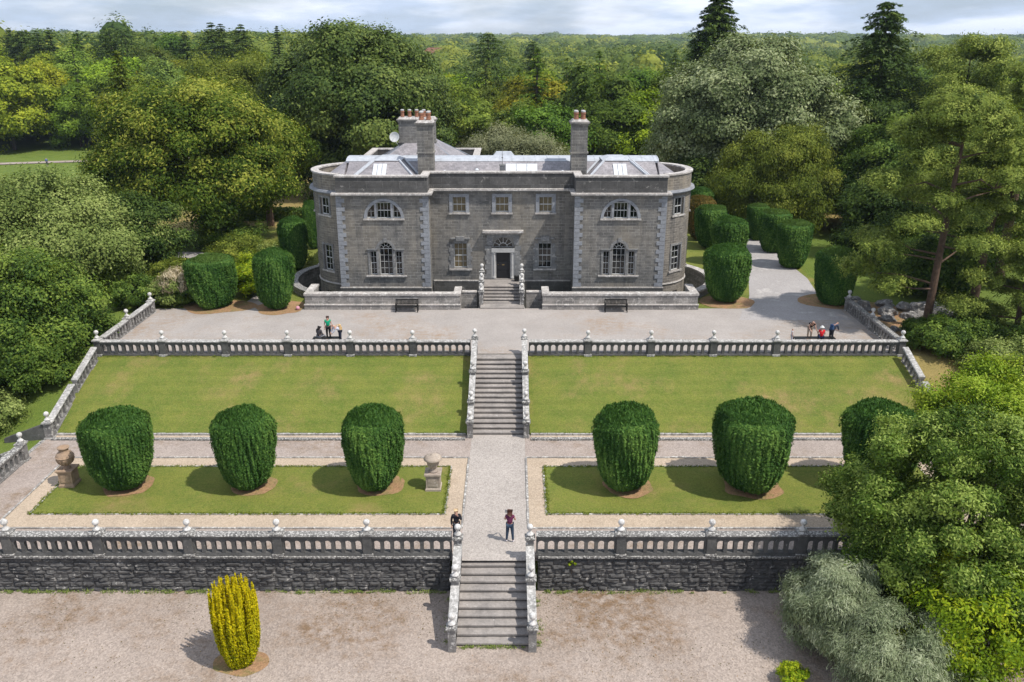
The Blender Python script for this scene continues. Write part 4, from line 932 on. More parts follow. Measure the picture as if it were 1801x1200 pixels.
def urn(label, x, y, kind):
    t = thing('garden_urn', label, 'urn', (x, y, .03)); b = MB(); z = .03; w = .36
    m_ = 'urn' if kind == 0 else 'urn_grey'
    b.box(x - w - .05, x + w + .05, y - w - .05, y + w + .05, z, z + .12); b.box(x - w - .05, x + w + .05, y - w - .05, y + w + .05, z + .12, z + .2, 0, .05, .05)
    b.box(x - w, x + w, y - w, y + w, z + .2, z + .86)
    for s_ in ((0, -1), (0, 1), (-1, 0), (1, 0)):
        ex, ey = s_; pw = .24
        if ey: b.box(x - pw, x + pw, y + ey * (w + .012) - .012, y + ey * (w + .012) + .012, z + .3, z + .76)
        else: b.box(x + ex * (w + .012) - .012, x + ex * (w + .012) + .012, y - pw, y + pw, z + .3, z + .76)
    b.box(x - w - .04, x + w + .04, y - w - .04, y + w + .04, z + .86, z + .92); b.box(x - w - .08, x + w + .08, y - w - .08, y + w + .08, z + .92, z + 1.0)
    b.build('pedestal', M[m_], t)
    b = MB()
    if kind == 0:
        pr = [(.2, 0), (.2, .05), (.12, .1), (.1, .16), (.16, .22), (.3, .32), (.40, .46), (.44, .62), (.42, .78), (.34, .9), (.25, .97), (.23, 1.05), (.25, 1.12), (.30, 1.17), (.30, 1.22), (.22, 1.22), (.18, 1.1)]
    else:
        pr = [(.24, 0), (.24, .06), (.17, .12), (.15, .2), (.2, .26), (.26, .34), (.29, .5), (.33, .62), (.42, .68), (.47, .72), (.48, .77), (.45, .80), (.45, .83), (.41, .85), (.40, .87), (.3, .92), (.2, .95), (.1, .96), (.09, .985), (.01, 1.0)]
    b.lathe(pr, (x, y, 1.03), 28); b.build('vase', M[m_], t, smooth=True)
    b = MB()
    if kind == 0:
        for k in range(14):
            a = 2 * math.pi * k / 14; b.tube([(x + .2 * math.cos(a), y + .2 * math.sin(a), 1.26), (x + .37 * math.cos(a), y + .37 * math.sin(a), 1.42), (x + .44 * math.cos(a + .1), y + .44 * math.sin(a + .1), 1.6)], [.03, .04, .03], 6)
        b.lathe([(.44, 0), (.465, .02), (.465, .06), (.44, .08)], (x, y, 1.68), 28)
    else:
        for k in range(14):
            a = 2 * math.pi * k / 14; b.tube([(x + .2 * math.cos(a), y + .2 * math.sin(a), 1.3), (x + .275 * math.cos(a), y + .275 * math.sin(a), 1.42), (x + .31 * math.cos(a), y + .31 * math.sin(a), 1.6)], [.02, .03, .02], 6)
    b.build('relief', M[m_], t)
urn('tall brown terracotta urn with open mouth at the left corner of the lawn bed', -22.75, 40.3, 0)
urn('grey lidded stone urn on the left lawn bed near the path', -3.32, 39.9, 1)
b = MB(); b.lathe([(.16 * math.sin(R(k * 15)) + .001, .16 - .16 * math.cos(R(k * 15))) for k in range(13)], (-15.75, 63.0, U), 16)
tag(b.build('play_ball', plain('pink', (.62, .30, .36), .5), smooth=True), 'small pink ball on the grass beside the low wall left of the house', 'ball')
ln = thing('door_planter', 'black box planter with clipped dark plant on the landing right of the front door', 'planter', (1.2, 67.9, 3.58))
b = MB(); b.box(1.02, 1.38, 67.7, 68.06, 3.58, 4.0, 0, -.03, -.03); b.build('pot', M['black'], ln)

# rocks of the rockery at the right
rr = random.Random(4)
RK = [(28.2, 63.6, .8, .6), (29.6, 62.4, .9, .5), (30.9, 61.2, .7, .5), (29.0, 60.9, .6, .35), (32.6, 62.6, 1.3, .8), (33.6, 61.6, 1.0, .7), (31.6, 63.4, .8, .5), (28.6, 58.6, .5, .25), (30.0, 59.4, .5, .3), (27.9, 65.2, .9, .5), (30.4, 64.6, .8, .4)]
RL = ['pale rounded', 'flat cracked', 'small tilted', 'low broken', 'large ridged grey', 'big angular', 'weathered', 'tiny pale', 'small squat', 'rear mossy', 'rear flat']
for i, (x, y, w, h) in enumerate(RK):
    bm = bmesh.new(); bmesh.ops.create_icosphere(bm, subdivisions=3, radius=1)
    for v in bm.verts:
        n_ = noise.noise(v.co * 1.3 + Vector((i * 5, 0, 0))) * .5 + noise.noise(v.co * 3 + Vector((i * 9, 0, 0))) * .2
        v.co = Vector((v.co.x * w * (1 + n_), v.co.y * w * .8 * (1 + n_), v.co.z * h * (1 + n_) + h * .25))
    me = bpy.data.meshes.new('rock'); bm.to_mesh(me); bm.free(); me.materials.append(M['side'])
    o = bpy.data.objects.new('rock', me); COL.objects.link(o); o.location = (x, y, float(Hh(x, y))); o.rotation_euler = (0, 0, i)
    tag(o, RL[i] + ' rock of the rockery beside the right terrace balustrade', 'rock', 'rockery rocks')
tf = MB(); tf.prism(blob(29.4, 60.8, 2.6, 4.4, 2.2), 2.44, 2.50); o = tf.build('rockery_soil', M['bare']); o['kind'] = 'structure'
#TREES
# ------------------------------------------------------------------ foliage
def unit(v): return v / np.maximum(np.linalg.norm(v, axis=-1, keepdims=True), 1e-9)
def diamonds(C, Nrm, size, aspect, rng, tint, along=None, keep=.55):
    """leaf-sized rhombs centred on C, facing roughly Nrm; along = growth direction"""
    n = len(C); r = unit(rng.normal(size=(n, 3)))
    nn_ = unit(Nrm * keep + r * (1 - keep))
    t = unit(rng.normal(size=(n, 3))) if along is None else unit(along + .35 * rng.normal(size=(n, 3)))
    t = unit(t - nn_ * np.sum(t * nn_, 1, keepdims=True)); b = np.cross(nn_, t)
    s = (size * rng.uniform(.65, 1.35, n))[:, None]
    v = np.stack([C - t * s * .5, C + b * s * aspect * .5 - t * s * .05, C + t * s * .5, C - b * s * aspect * .5 - t * s * .05], 1)
    tt = np.repeat(np.clip(tint, 0, 1)[:, None], 4, 1)
    return v.reshape(-1, 3), tt.reshape(-1)
def leafobj(name, V, T, m_, parent=None, extra=None, tip=None):
    me = bpy.data.meshes.new(name); nv = len(V); F = np.arange(nv).reshape(-1, 4)
    if extra is not None:
        EV, EF, ET = extra; V = np.concatenate([V, EV]); F = np.concatenate([F, EF + nv]); T = np.concatenate([T, ET])
        if tip is not None: tip = np.concatenate([tip, np.zeros(len(EV))])
    quadmesh(me, V, F); me.materials.append(M[m_])
    a = me.attributes.new('tint', 'FLOAT', 'POINT'); a.data.foreach_set('value', T.astype(np.float32))
    if tip is not None: a = me.attributes.new('tip', 'FLOAT', 'POINT'); a.data.foreach_set('value', tip.astype(np.float32))
    o = bpy.data.objects.new(name, me); COL.objects.link(o)
    if parent: o.parent = parent
    return o
def fib(n, rng, zmin=-.35):
    k = np.arange(n) + .5; z = 1 - (1 - zmin) * k / n; a = k * 2.399963 + rng.uniform(0, 6)
    r = np.sqrt(np.maximum(0, 1 - z * z)); return np.stack([r * np.cos(a), r * np.sin(a), z], 1)
def crownpts(rng, rx, ry, rz, cz, nl, lr, ncl, clr, nleaf, zmin=-.4, off=.72, flat=.8, droop=0.0, ragged=.18):
    d = fib(nl, rng, zmin) + .16 * rng.normal(size=(nl, 3)); d = unit(d)
    rag = 1 + ragged * rng.normal(size=(nl, 1))
    lc = d * np.array([rx, ry, rz]) * off * rag + np.array([0, 0, cz]); lrad = lr * rng.uniform(.7, 1.35, nl)
    # inner lobes fill the heart of the crown
    ni = nl // 3; li = unit(rng.normal(size=(ni, 3))) * np.array([rx, ry, rz]) * .4 + np.array([0, 0, cz]); lc = np.concatenate([lc, li]); lrad = np.concatenate([lrad, np.full(ni, lr)])
    dd = np.concatenate([d, unit(li - np.array([0, 0, cz]))])
    n = len(lc); cd_ = unit(rng.normal(size=(n, ncl, 3)) + dd[:, None] * .8 + np.array([0, 0, .35]))
    cc = lc[:, None] + cd_ * lrad[:, None, None] * np.array([1, 1, flat]) * rng.uniform(.72, 1.08, (n, ncl, 1))
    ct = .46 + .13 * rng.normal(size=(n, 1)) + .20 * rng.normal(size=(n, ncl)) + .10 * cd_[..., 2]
    P = cc[:, :, None] + rng.normal(size=(n, ncl, nleaf, 3)) * clr * np.array([1, 1, .75])
    P[..., 2] -= droop * np.abs(rng.normal(size=(n, ncl, nleaf))) * clr
    Nn = np.broadcast_to(cd_[:, :, None], P.shape) + np.array([0, 0, .25])
    T = np.broadcast_to(ct[:, :, None], P.shape[:3]) + .14 * rng.normal(size=P.shape[:3])
    return P.reshape(-1, 3), unit(Nn.reshape(-1, 3)), T.reshape(-1), lc
def trunk(parent, h, r, lc, rng, m_='bark', nlimb=7, fork=.45, lean=(0, 0)):
    b = MB(); top = (lean[0], lean[1], h)
    pts = [(0, 0, -.4), (0, 0, .1), (lean[0] * .3 + .05 * r, 0, h * .35), (lean[0] * .7, lean[1] * .7, h * .7), top]
    b.tube(pts, [r * 1.5, r * 1.15, r * .85, r * .6, r * .25], 10)
    idx = rng.choice(len(lc), min(nlimb, len(lc)), replace=False)
    for i in idx:
        e = lc[i]; s = h * rng.uniform(fork * .7, fork * 1.3); p0 = np.array([lean[0] * s / h, lean[1] * s / h, s]); m1 = p0 + (e - p0) * .5 + np.array([0, 0, -.06 * np.linalg.norm(e - p0)]) + .08 * rng.normal(size=3)
        b.tube([tuple(p0), tuple(m1), tuple(e)], [r * .45, r * .28, r * .08], 7)
    return b.build('trunk', M[m_], parent, world=False)
QN, QS = 2.1, .66
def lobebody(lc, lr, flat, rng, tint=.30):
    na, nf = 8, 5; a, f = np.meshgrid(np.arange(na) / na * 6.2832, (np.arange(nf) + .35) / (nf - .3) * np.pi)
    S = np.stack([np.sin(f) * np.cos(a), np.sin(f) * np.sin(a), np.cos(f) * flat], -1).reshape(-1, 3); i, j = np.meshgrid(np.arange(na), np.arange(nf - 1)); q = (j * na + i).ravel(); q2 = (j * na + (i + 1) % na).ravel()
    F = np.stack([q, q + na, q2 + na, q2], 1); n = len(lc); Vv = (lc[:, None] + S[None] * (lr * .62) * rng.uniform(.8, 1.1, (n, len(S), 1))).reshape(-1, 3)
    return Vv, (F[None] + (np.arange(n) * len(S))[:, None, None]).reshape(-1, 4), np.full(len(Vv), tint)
def broadleaf(name, label, x, y, h, rx, m_, seed, ry=None, rz=None, cz=None, leaf=.3, nl=26, lr=None, ncl=30, nleaf=14, clr=None, tr=.35, z=None, group=None, cat='tree', zmin=-.45, aspect=.6, off=.72, flat=.8, droop=0, ragged=.16, color=None, bark='bark', nlimb=8, along=None, keep=.72, q=1.0, tv=1.0):
    rng = np.random.default_rng(seed); nl = int(nl)
    ry = ry or rx; rz = rz or h * .42; cz = cz or h - rz * 1.02
    if z is None: z = float(Hh(x, y))
    t = thing(name, label, cat, (x, y, z), group)
    P, Nn, T, lc = crownpts(rng, rx, ry, rz, cz, nl, lr or rx * .36, ncl, clr or rx * .085, int(nleaf * QN * q), zmin, off, flat, droop, ragged)
    T = .5 + (T - .5) * tv; ok = P[:, 2] > .08; P, Nn, T = P[ok], Nn[ok], T[ok]
    V, TT = diamonds(P, Nn, leaf * QS / math.sqrt(q), aspect, rng, T, None if along is None else np.broadcast_to(np.array(along, float), P.shape), keep)
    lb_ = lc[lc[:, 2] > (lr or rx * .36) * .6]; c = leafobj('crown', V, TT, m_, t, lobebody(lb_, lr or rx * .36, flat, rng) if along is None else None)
    if color: c.color = color
    trunk(t, cz + rz * .25, tr, lc, rng, bark, nlimb)
    return t
def conifer(name, label, x, y, h, rad, m_, seed, z=None, group=None, leaf=.45, lev=26, nb=9, start=.12, power=.8, droop=.25, per=26, color=None, bark='bark', cat='tree', width=.28, irregular=.25, aspect=.35, tr=None, bare=0):
    rng = np.random.default_rng(seed); lev = int(lev * 1.5); nb = int(nb * 1.35); leaf *= .72; per = int(per * 1.25)
    if z is None: z = float(Hh(x, y))
    t = thing(name, label, cat, (x, y, z), group); Cs, Ns, As, Ts = [], [], [], []
    for i in range(lev):
        f = (i + rng.uniform(-.4, .4)) / lev; zz = h * (start + (1 - start) * f); rr_ = rad * max(.03, (1 - f)) ** power
        for k in range(nb):
            if bare and rng.uniform() < bare * f: continue
            a = rng.uniform(0, 6.283); L_ = rr_ * (1 + irregular * rng.normal()); L_ = max(L_, .2)
            n = max(4, int(per * (.35 + L_ / rad))); s = rng.uniform(.12, 1, n) ** .8
            dirv = np.array([math.cos(a), math.sin(a), 0]); sd_ = np.array([-math.sin(a), math.cos(a), 0]); side = rng.normal(size=n) * width * L_ * .5 * (1.15 - s)
            P = dirv * (s * L_)[:, None] + sd_ * side[:, None]; P[:, 2] += zz - droop * L_ * s ** 1.6 + .12 * L_ * s + .06 * rng.normal(size=n) * L_ * .5
            Cs.append(P); Ns.append(np.tile(np.array([dirv[0] * .3, dirv[1] * .3, 1.0]), (n, 1)))
            As.append(np.tile(dirv, (n, 1)) + sd_ * np.sign(side)[:, None] * .6 + np.array([0, 0, -.25])); Ts.append(np.full(n, .5 + .2 * rng.normal()) + .13 * rng.normal(size=n))
    C = np.concatenate(Cs); V, TT = diamonds(C, unit(np.concatenate(Ns)), leaf, aspect, rng, np.concatenate(Ts), np.concatenate(As), .6)
    c = leafobj('crown', V, TT, m_, t)
    if color: c.color = color
    b = MB(); r0 = tr or h * .018; b.tube([(0, 0, -.4), (0, 0, h * .3), (.02 * h * irregular, 0, h * .7), (0, 0, h * .99)], [r0 * 1.3, r0, r0 * .55, .02], 9); b.build('trunk', M[bark], t, world=False)
    return t
def pine(name, label, x, y, h, z, pads, m_, seed, lean=(0, 0), tr=.36, leaf=.26, dens=1.0):
    """pads: (dx, dy, z, r, rz) flat needle clouds at limb ends"""
    rng = np.random.default_rng(seed); t = thing(name, label, 'tree', (x, y, z)); Cs, Ns, Ts, As = [], [], [], []
    b = MB(); tp = lambda s: np.array([lean[0] * (s / h) ** 1.3, lean[1] * (s / h), s])
    b.tube([(0, 0, -.5), tuple(tp(h * .02)), tuple(tp(h * .25)), tuple(tp(h * .5)), tuple(tp(h * .75)), tuple(tp(h * .97))], [tr * 1.4, tr * 1.1, tr * .9, tr * .7, tr * .42, tr * .1], 12)
    for (dx_, dy_, pz, r, rz_) in pads:
        e = np.array([dx_, dy_, pz - rz_ * .3]); s = min(h * .93, max(h * .2, pz - .25 * math.hypot(dx_, dy_))); p0 = tp(s)
        m1 = p0 + (e - p0) * .45 + np.array([.1, .1, .12 * np.linalg.norm(e - p0) * rng.uniform(-1, .8)]); m2 = p0 + (e - p0) * .8 + .2 * rng.normal(size=3)
        k = min(1, .35 + r * .2); b.tube([tuple(p0), tuple(m1), tuple(m2), tuple(e)], [tr * .38 * k + .02, tr * .28 * k, tr * .2 * k, .03], 7)
        for q in range(4):
            a = rng.uniform(0, 6.28); e2 = e + np.array([math.cos(a) * r * .6, math.sin(a) * r * .6, rz_ * .2]); b.tube([tuple(m2), tuple((m2 + e2) / 2 + np.array([0, 0, -.1])), tuple(e2)], [.05, .035, .015], 5)
        ncl = int(60 * r * r * dens) + 16; d = unit(rng.normal(size=(ncl, 3)) + np.array([0, 0, .6])); cc = np.array([dx_, dy_, pz]) + d * np.array([r, r, rz_]) * rng.uniform(.45, 1.05, (ncl, 1)) * (1 + .15 * rng.normal(size=(ncl, 1)))
        n = 34; P = cc[:, None] + rng.normal(size=(ncl, n, 3)) * .17; D = unit(P - cc[:, None] + np.array([0, 0, .22]) + d[:, None] * .12)
        Cs.append(P.reshape(-1, 3)); As.append(D.reshape(-1, 3)); Ns.append((d[:, None] + np.array([0, 0, .7]) + 0 * P).reshape(-1, 3)); Ts.append((.48 + .2 * rng.normal(size=(ncl, 1)) + .12 * rng.normal(size=(ncl, n))).reshape(-1))
    V, TT = diamonds(np.concatenate(Cs), unit(np.concatenate(Ns)), leaf * .72, .34, rng, np.concatenate(Ts), np.concatenate(As), .7)
    leafobj('crown', V, TT, m_, t); b.build('trunk', M['bark_pine'], t, world=False); return t
def yewshape(seed, h=1.0, prof=None, nt=15000, leaf=.2, flutes=1.0, m_='yew', spikes=0.0, tipamt=0.0, tint0=.45):
    """barrel-clipped yew of height 4.4 and greatest radius ~1.65: fluted body plus thousands of upright sprigs"""
    rng = np.random.default_rng(seed); H_ = 4.4
    prof = prof or [(0, .55), (.05, .92), (.15, 1.22), (.35, 1.48), (.6, 1.62), (.8, 1.67), (.92, 1.62), (.97, 1.50), (1.0, 1.22)]
    pz = np.array([p[0] for p in prof]); pr = np.array([p[1] for p in prof])
    ph = rng.uniform(0, 6.28, 14); fq = rng.integers(12, 62, 14); kz = rng.uniform(-3.5, 3.5, 14); am = rng.uniform(.3, 1, 14)
    def disp(a, f):
        v = 0
        for i in range(14): v = v + am[i] * np.cos(fq[i] * a + ph[i] + kz[i] * f * 5)
        w = .06 * np.sin(2 * a + ph[0]) + .05 * np.sin(3 * a + ph[1] + f * 2.5) + .03 * np.sin(5 * a + 6 * f + ph[2])
        lump = np.sin(fq[1] * .5 // 1 * a + ph[5]) * np.sin(13 * f + ph[6] + 2 * np.sin(4 * a)) + np.sin(fq[2] // 2 * a + ph[7] + 9 * f) * np.cos(21 * f + ph[8])
        return .030 * flutes * v / 2.0 + .012 * lump + w
    def top(a, rr_): return .05 * np.sin(2.3 * rr_ * np.cos(a) + ph[3]) + .05 * np.sin(2.7 * rr_ * np.sin(a) + ph[4])
    n1 = int(nt * .78); f = rng.uniform(0, 1, n1) ** .9; a = rng.uniform(0, 6.2832, n1)
    d = disp(a, f); r = np.interp(f, pz, pr) * (1 + d) + .03 * rng.normal(size=n1)
    P = np.stack([r * np.cos(a), r * np.sin(a), f * H_ * (1 - .02) + .12], 1); O = np.stack([np.cos(a), np.sin(a), np.zeros(n1)], 1)
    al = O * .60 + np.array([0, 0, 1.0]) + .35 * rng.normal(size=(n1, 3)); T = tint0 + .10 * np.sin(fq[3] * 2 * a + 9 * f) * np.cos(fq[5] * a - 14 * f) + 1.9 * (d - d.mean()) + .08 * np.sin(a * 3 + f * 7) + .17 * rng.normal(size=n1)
    n2 = nt - n1; rr_ = np.sqrt(rng.uniform(0, 1, n2)) * 1.35; a2 = rng.uniform(0, 6.2832, n2)
    P2 = np.stack([rr_ * np.cos(a2), rr_ * np.sin(a2), H_ * (1 + .035 - .06 * (rr_ / 1.35) ** 2.5) + top(a2, rr_) + .10 + spikes * rng.uniform(0, 1, n2) ** 3 + .06 * np.sin(9 * rr_ * np.cos(a2 + .5)) * np.sin(9 * rr_ * np.sin(a2 + .5))], 1)
    O2 = np.stack([np.cos(a2) * .25, np.sin(a2) * .25, np.ones(n2)], 1); T2 = tint0 - .06 + .15 * rng.normal(size=n2)
    T = T + .10 * np.sin(2 * a + ph[9]) * np.sin(4 * f + ph[10]) + .10 * np.sin(5 * a + ph[11]) * np.sin(9 * f + ph[12]); V1, TT1 = diamonds(P, O + np.array([0, 0, .45]), leaf, .42, rng, T, al, .62); V2, TT2 = diamonds(P2, np.stack([np.cos(a2), np.sin(a2) - .5, .2 + 0 * a2], 1), leaf * 1.35, .34, rng, T2, O2, .55)
    # body
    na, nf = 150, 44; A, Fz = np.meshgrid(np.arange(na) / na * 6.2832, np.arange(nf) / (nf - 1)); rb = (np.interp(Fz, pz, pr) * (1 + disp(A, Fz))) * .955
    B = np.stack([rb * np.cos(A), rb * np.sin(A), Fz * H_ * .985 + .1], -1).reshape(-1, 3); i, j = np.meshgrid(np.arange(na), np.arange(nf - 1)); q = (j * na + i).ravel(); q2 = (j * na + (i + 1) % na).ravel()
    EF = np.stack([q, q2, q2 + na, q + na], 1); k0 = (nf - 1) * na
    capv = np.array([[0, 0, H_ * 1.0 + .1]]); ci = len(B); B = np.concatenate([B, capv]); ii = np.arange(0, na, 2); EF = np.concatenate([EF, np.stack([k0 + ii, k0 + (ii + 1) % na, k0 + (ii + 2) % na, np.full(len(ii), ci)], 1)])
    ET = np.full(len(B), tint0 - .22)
    V = np.concatenate([V1, V2]); T = np.concatenate([TT1, TT2])
    tip = None
    if tipamt: tip = np.clip((V[:, 2] - H_ * .93) / .5, 0, 1) * tipamt * (rng.uniform(0, 1, len(V)))
    else: tip = np.clip((V[:, 2] - H_ * .97) / .3, 0, 1) * (.55 if prof[-1][1] > 1.3 else 0)
    return V, T, (B, EF, ET), tip, m_
def yewtree(label, x, y, w, h, seed, z, group, variant=None, cat='yew', rz=0, m_=None, **k):
    t = thing('clipped_yew', label, cat, (x, y, z), group); V, T, ex, tip, mm = YV[variant] if variant is not None else yewshape(seed, **k)
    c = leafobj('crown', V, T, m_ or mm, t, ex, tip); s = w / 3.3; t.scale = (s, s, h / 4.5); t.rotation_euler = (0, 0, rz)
    b = MB(); b.tube([(0, 0, -.3), (0, 0, .5)], [.3, .22], 8); b.build('trunk', M['bark'], t, world=False); return t
# lower terrace yews
low = [('leftmost of the broad barrel-clipped yews on the lawn beds, beside the brown urn', -19.72, 40.05, 3.22, 4.05), ('dark clipped yew in the middle of the left lawn bed', -13.15, 40.05, 2.95, 4.15), ('clipped yew on the left lawn bed, next to the grey lidded urn', -6.42, 40.05, 3.12, 4.15),
       ('tall clipped yew nearest the central path on the right lawn bed', 6.75, 40.05, 3.3, 4.25), ('largest clipped yew, in the middle of the right lawn bed', 13.35, 40.05, 3.95, 4.4), ('clipped yew half hidden behind the big laurel on the right', 20.0, 40.1, 3.6, 4.35)]
for i, (lb, x, y, w, h) in enumerate(low):
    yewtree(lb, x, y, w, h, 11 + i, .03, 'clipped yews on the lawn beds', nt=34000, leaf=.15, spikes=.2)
rings('bare_earth', [(x + .25, y + .1, w * .42, w * .37) for lb, x, y, w, h in low], .075, 'bare')
# upper yews: (label, px x, px base y, width px, px top y, material)
flat_ = [(0, .95), (.08, 1.2), (.25, 1.45), (.5, 1.6), (.75, 1.68), (.93, 1.7), (.985, 1.62), (1.0, 1.5)]
up = [('flat-topped drum-shaped yew left of the house, nearest the pale pampas shrubs', 379, 546, 89, 456, flat_), ('rounded barrel-clipped yew between the side path and the pink ball', 488, 549, 72, 446, None), ('clipped yew behind the pair at the left end of the house', 521, 478, 54, 388, None), ('narrow clipped yew farthest back, touching the left bow of the house', 553, 440, 34, 358, None),
      ('clipped yew in front of the right bow, by the low wall', 1274, 537, 82, 438, None), ('clipped yew second from the front along the near side of the drive', 1279, 468, 66, 387, None), ('brown-tipped clipped yew third along the near side of the drive', 1247, 440, 62, 366, None), ('orange-browned clipped yew fourth along the near side of the drive', 1229, 425, 52, 350, None), ('small green clipped yew at the back of the near row', 1228, 412, 50, 335, None),
      ('big clipped yew beside the ball finial of the right terrace corner', 1464, 540, 80, 446, flat_), ('goblet-shaped clipped yew with a pale flat top on the far side of the drive', 1392, 474, 66, 394, flat_), ('flat-topped clipped yew second on the far side of the drive', 1358, 446, 62, 374, flat_), ('slim flat-topped clipped yew deepest on the far side of the drive', 1328, 424, 42, 362, flat_)]
for i, (lb, px, py, wp, ty, pf) in enumerate(up):
    x, y = gp(px, py, U); ppm = FPX / (y * CP + 20 * SP); w = wp / ppm * .9; y += w * .33; x = CAMX + (px - 900.5) / FPX * (y * CP + 20 * SP)
    h = hp(px, ty, y - .1 * w)[1] - U
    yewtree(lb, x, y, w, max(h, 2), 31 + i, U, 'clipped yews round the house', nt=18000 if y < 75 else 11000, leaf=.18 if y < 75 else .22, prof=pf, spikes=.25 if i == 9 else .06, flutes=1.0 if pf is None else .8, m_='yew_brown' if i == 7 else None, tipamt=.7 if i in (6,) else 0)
rings('bare_earth', [(18.0, 65.1, 2.1, 1.9), (-17.2, 63.6, 2.0, 1.9), (-22.2, 63.9, 2.7, 1.9), (26.2, 65.2, 2.3, 2.0)], U + .012, 'bare')
# yellow upright conifer
def goldyew():
    rng = np.random.default_rng(8); t = thing('golden_conifer', 'bright yellow upright conifer standing alone on the lower gravel', 'conifer', (-10.3, 28.55, L)); Cs, Ns, As, Ts = [], [], [], []
    for k in range(135):
        a = rng.uniform(0, 6.283); q = math.sqrt(rng.uniform(0.02, 1)) if k > 50 else 1.0; zt = rng.uniform(1.1, 2.3) if q > .97 and k % 2 else 2.75 + .72 * rng.uniform(0, 1) - .75 * q * q + .62
        base = np.array([.42 * q * math.cos(a), .42 * q * math.sin(a), .05]); rt = .98 * q * (.62 + .38 * min(1, zt / 2.4)); tip = np.array([rt * math.cos(a), rt * math.sin(a), zt])
        n = int(110 * zt + 30); s = rng.uniform(0, 1, n); bl = np.sin(np.pi * np.clip(s * .9 + .1, 0, 1)) ** .6
        axis = base + (tip - base) * s[:, None]; bulge = np.sin(np.pi * s)[:, None] * np.array([math.cos(a), math.sin(a), 0]) * .16 * q
        d = unit(rng.normal(size=(n, 3)) + np.array([math.cos(a), math.sin(a), .1]) * .8); P = axis + bulge + d * (.16 * (1.05 - s ** 2.4))[:, None]
        Cs.append(P); Ns.append(d); As.append(np.tile(unit((tip - base)[None])[0], (n, 1)) + d * .45); Ts.append(.40 + .45 * s * (zt / 3.2) + .16 * rng.normal(size=n) + .08 * rng.normal())
    V, TT = diamonds(np.concatenate(Cs), np.concatenate(Ns), .11, .5, rng, np.concatenate(Ts), np.concatenate(As), .6); leafobj('crown', V, TT, 'yew_gold', t); t.scale = (.9, .9, 1.07)
    b = MB(); b.tube([(0, 0, -.2), (0, 0, 1.0)], [.3, .2], 8); b.build('trunk', M['bark'], t, world=False)
goldyew(); rings('bare_earth', [(-10.2, 28.5, 1.15, .85)], L + .008, 'bare')

# near trees and shrubs
broadleaf('evergreen_shrub', 'large glossy evergreen laurel filling the right foreground beside the retaining wall', 20.2, 31.4, 9.4, 6.1, 'leaf_bay', 101, ry=4.6, rz=5.2, cz=4.6, leaf=.22, nl=190, lr=.72, ncl=26, nleaf=24, clr=.18, tr=.3, z=L, cat='shrub', zmin=-.75, off=.8, aspect=.42, ragged=.08, keep=.6, tv=1.75)
broadleaf('silver_shrub', 'silver-grey leaved shrub at the foot of the retaining wall in the right foreground', 14.2, 29.4, 3.8, 1.95, 'leaf_silver', 102, rz=2.0, cz=2.0, ry=1.9, leaf=.26, nl=26, lr=.75, ncl=50, nleaf=26, clr=.16, tr=.12, z=L, cat='shrub', zmin=-.8, off=.75, aspect=.15, ragged=.06, along=(0, 0, 1))
broadleaf('silver_shrub', 'paler front half of the silver-grey shrubs, nearest the bottom edge', 15.5, 26.9, 3.3, 2.1, 'leaf_silver', 103, rz=1.8, cz=1.75, ry=2.1, leaf=.26, nl=26, lr=.75, ncl=50, nleaf=26, clr=.16, tr=.12, z=L, cat='shrub', zmin=-.8, off=.75, aspect=.15, ragged=.06, along=(0, 0, 1))
broadleaf('lime_shrub', 'bright yellow-green shrub under the laurel at the right edge', 18.6, 27.8, 4.6, 2.7, 'leaf_lime', 104, rz=2.5, cz=2.35, ry=2.2, leaf=.26, nl=26, lr=.85, ncl=26, nleaf=18, clr=.25, tr=.12, z=L, cat='shrub', zmin=-.7, off=.78, aspect=.4, ragged=.08)
broadleaf('low_shrub', 'dull green low shrub in the bottom right corner', 17.8, 24.4, 1.7, 1.6, 'leaf_ash', 105, leaf=.2, nl=14, ncl=22, nleaf=16, tr=.06, z=L, cat='shrub', zmin=-.6)
broadleaf('yellow_plant', 'small yellow-green plant at the foot of the silver shrubs', 11.9, 27.3, .75, .6, 'leaf_lime', 106, leaf=.13, nl=9, ncl=16, nleaf=12, tr=.03, z=L, cat='plant', zmin=-.4)
broadleaf('yellow_plant', 'tiny yellow tuft rooted in the retaining wall beside the lower steps', 3.55, 33.22, .3, .17, 'leaf_lime', 107, leaf=.08, nl=5, ncl=8, nleaf=8, tr=.01, z=-.25, cat='plant', zmin=-.9)
broadleaf('bright_shrub', 'light yellow-green leafy shrub beyond the right terrace corner', 27.6, 45.2, 6.4, 2.9, 'leaf_bright', 108, rz=3.0, ry=2.6, leaf=.26, nl=26, lr=.85, ncl=22, nleaf=18, clr=.3, tr=.16, z=-1.5, cat='shrub', zmin=-.8, off=.85, ragged=.2, aspect=.5)
broadleaf('bright_shrub', 'second light green shrub at the right edge, above the laurel', 31.6, 46.5, 5.4, 2.8, 'leaf_bright', 109, rz=2.8, leaf=.26, nl=22, lr=.9, ncl=22, nleaf=18, clr=.3, tr=.16, z=-1.5, cat='shrub', zmin=-.8, off=.85, ragged=.2, aspect=.5)
broadleaf('dark_tree', 'deep green bushy tree overhanging the left terrace corner', -32.0, 54.4, 10.2, 4.4, 'leaf_green', 110, ry=4.6, rz=5.0, cz=5.1, tv=1.4, leaf=.32, nl=44, lr=1.3, ncl=34, nleaf=22, clr=.34, tr=.25, z=-1.2, zmin=-.75, off=.82, ragged=.14)
broadleaf('dark_tree', 'dark leafy tree at the left edge, nearest the meadow', -36.5, 52.0, 8.2, 4.0, 'leaf_green', 111, rz=4.0, cz=4.0, leaf=.32, nl=34, lr=1.3, ncl=30, nleaf=20, clr=.34, tr=.25, z=-2.2, zmin=-.75, off=.82)
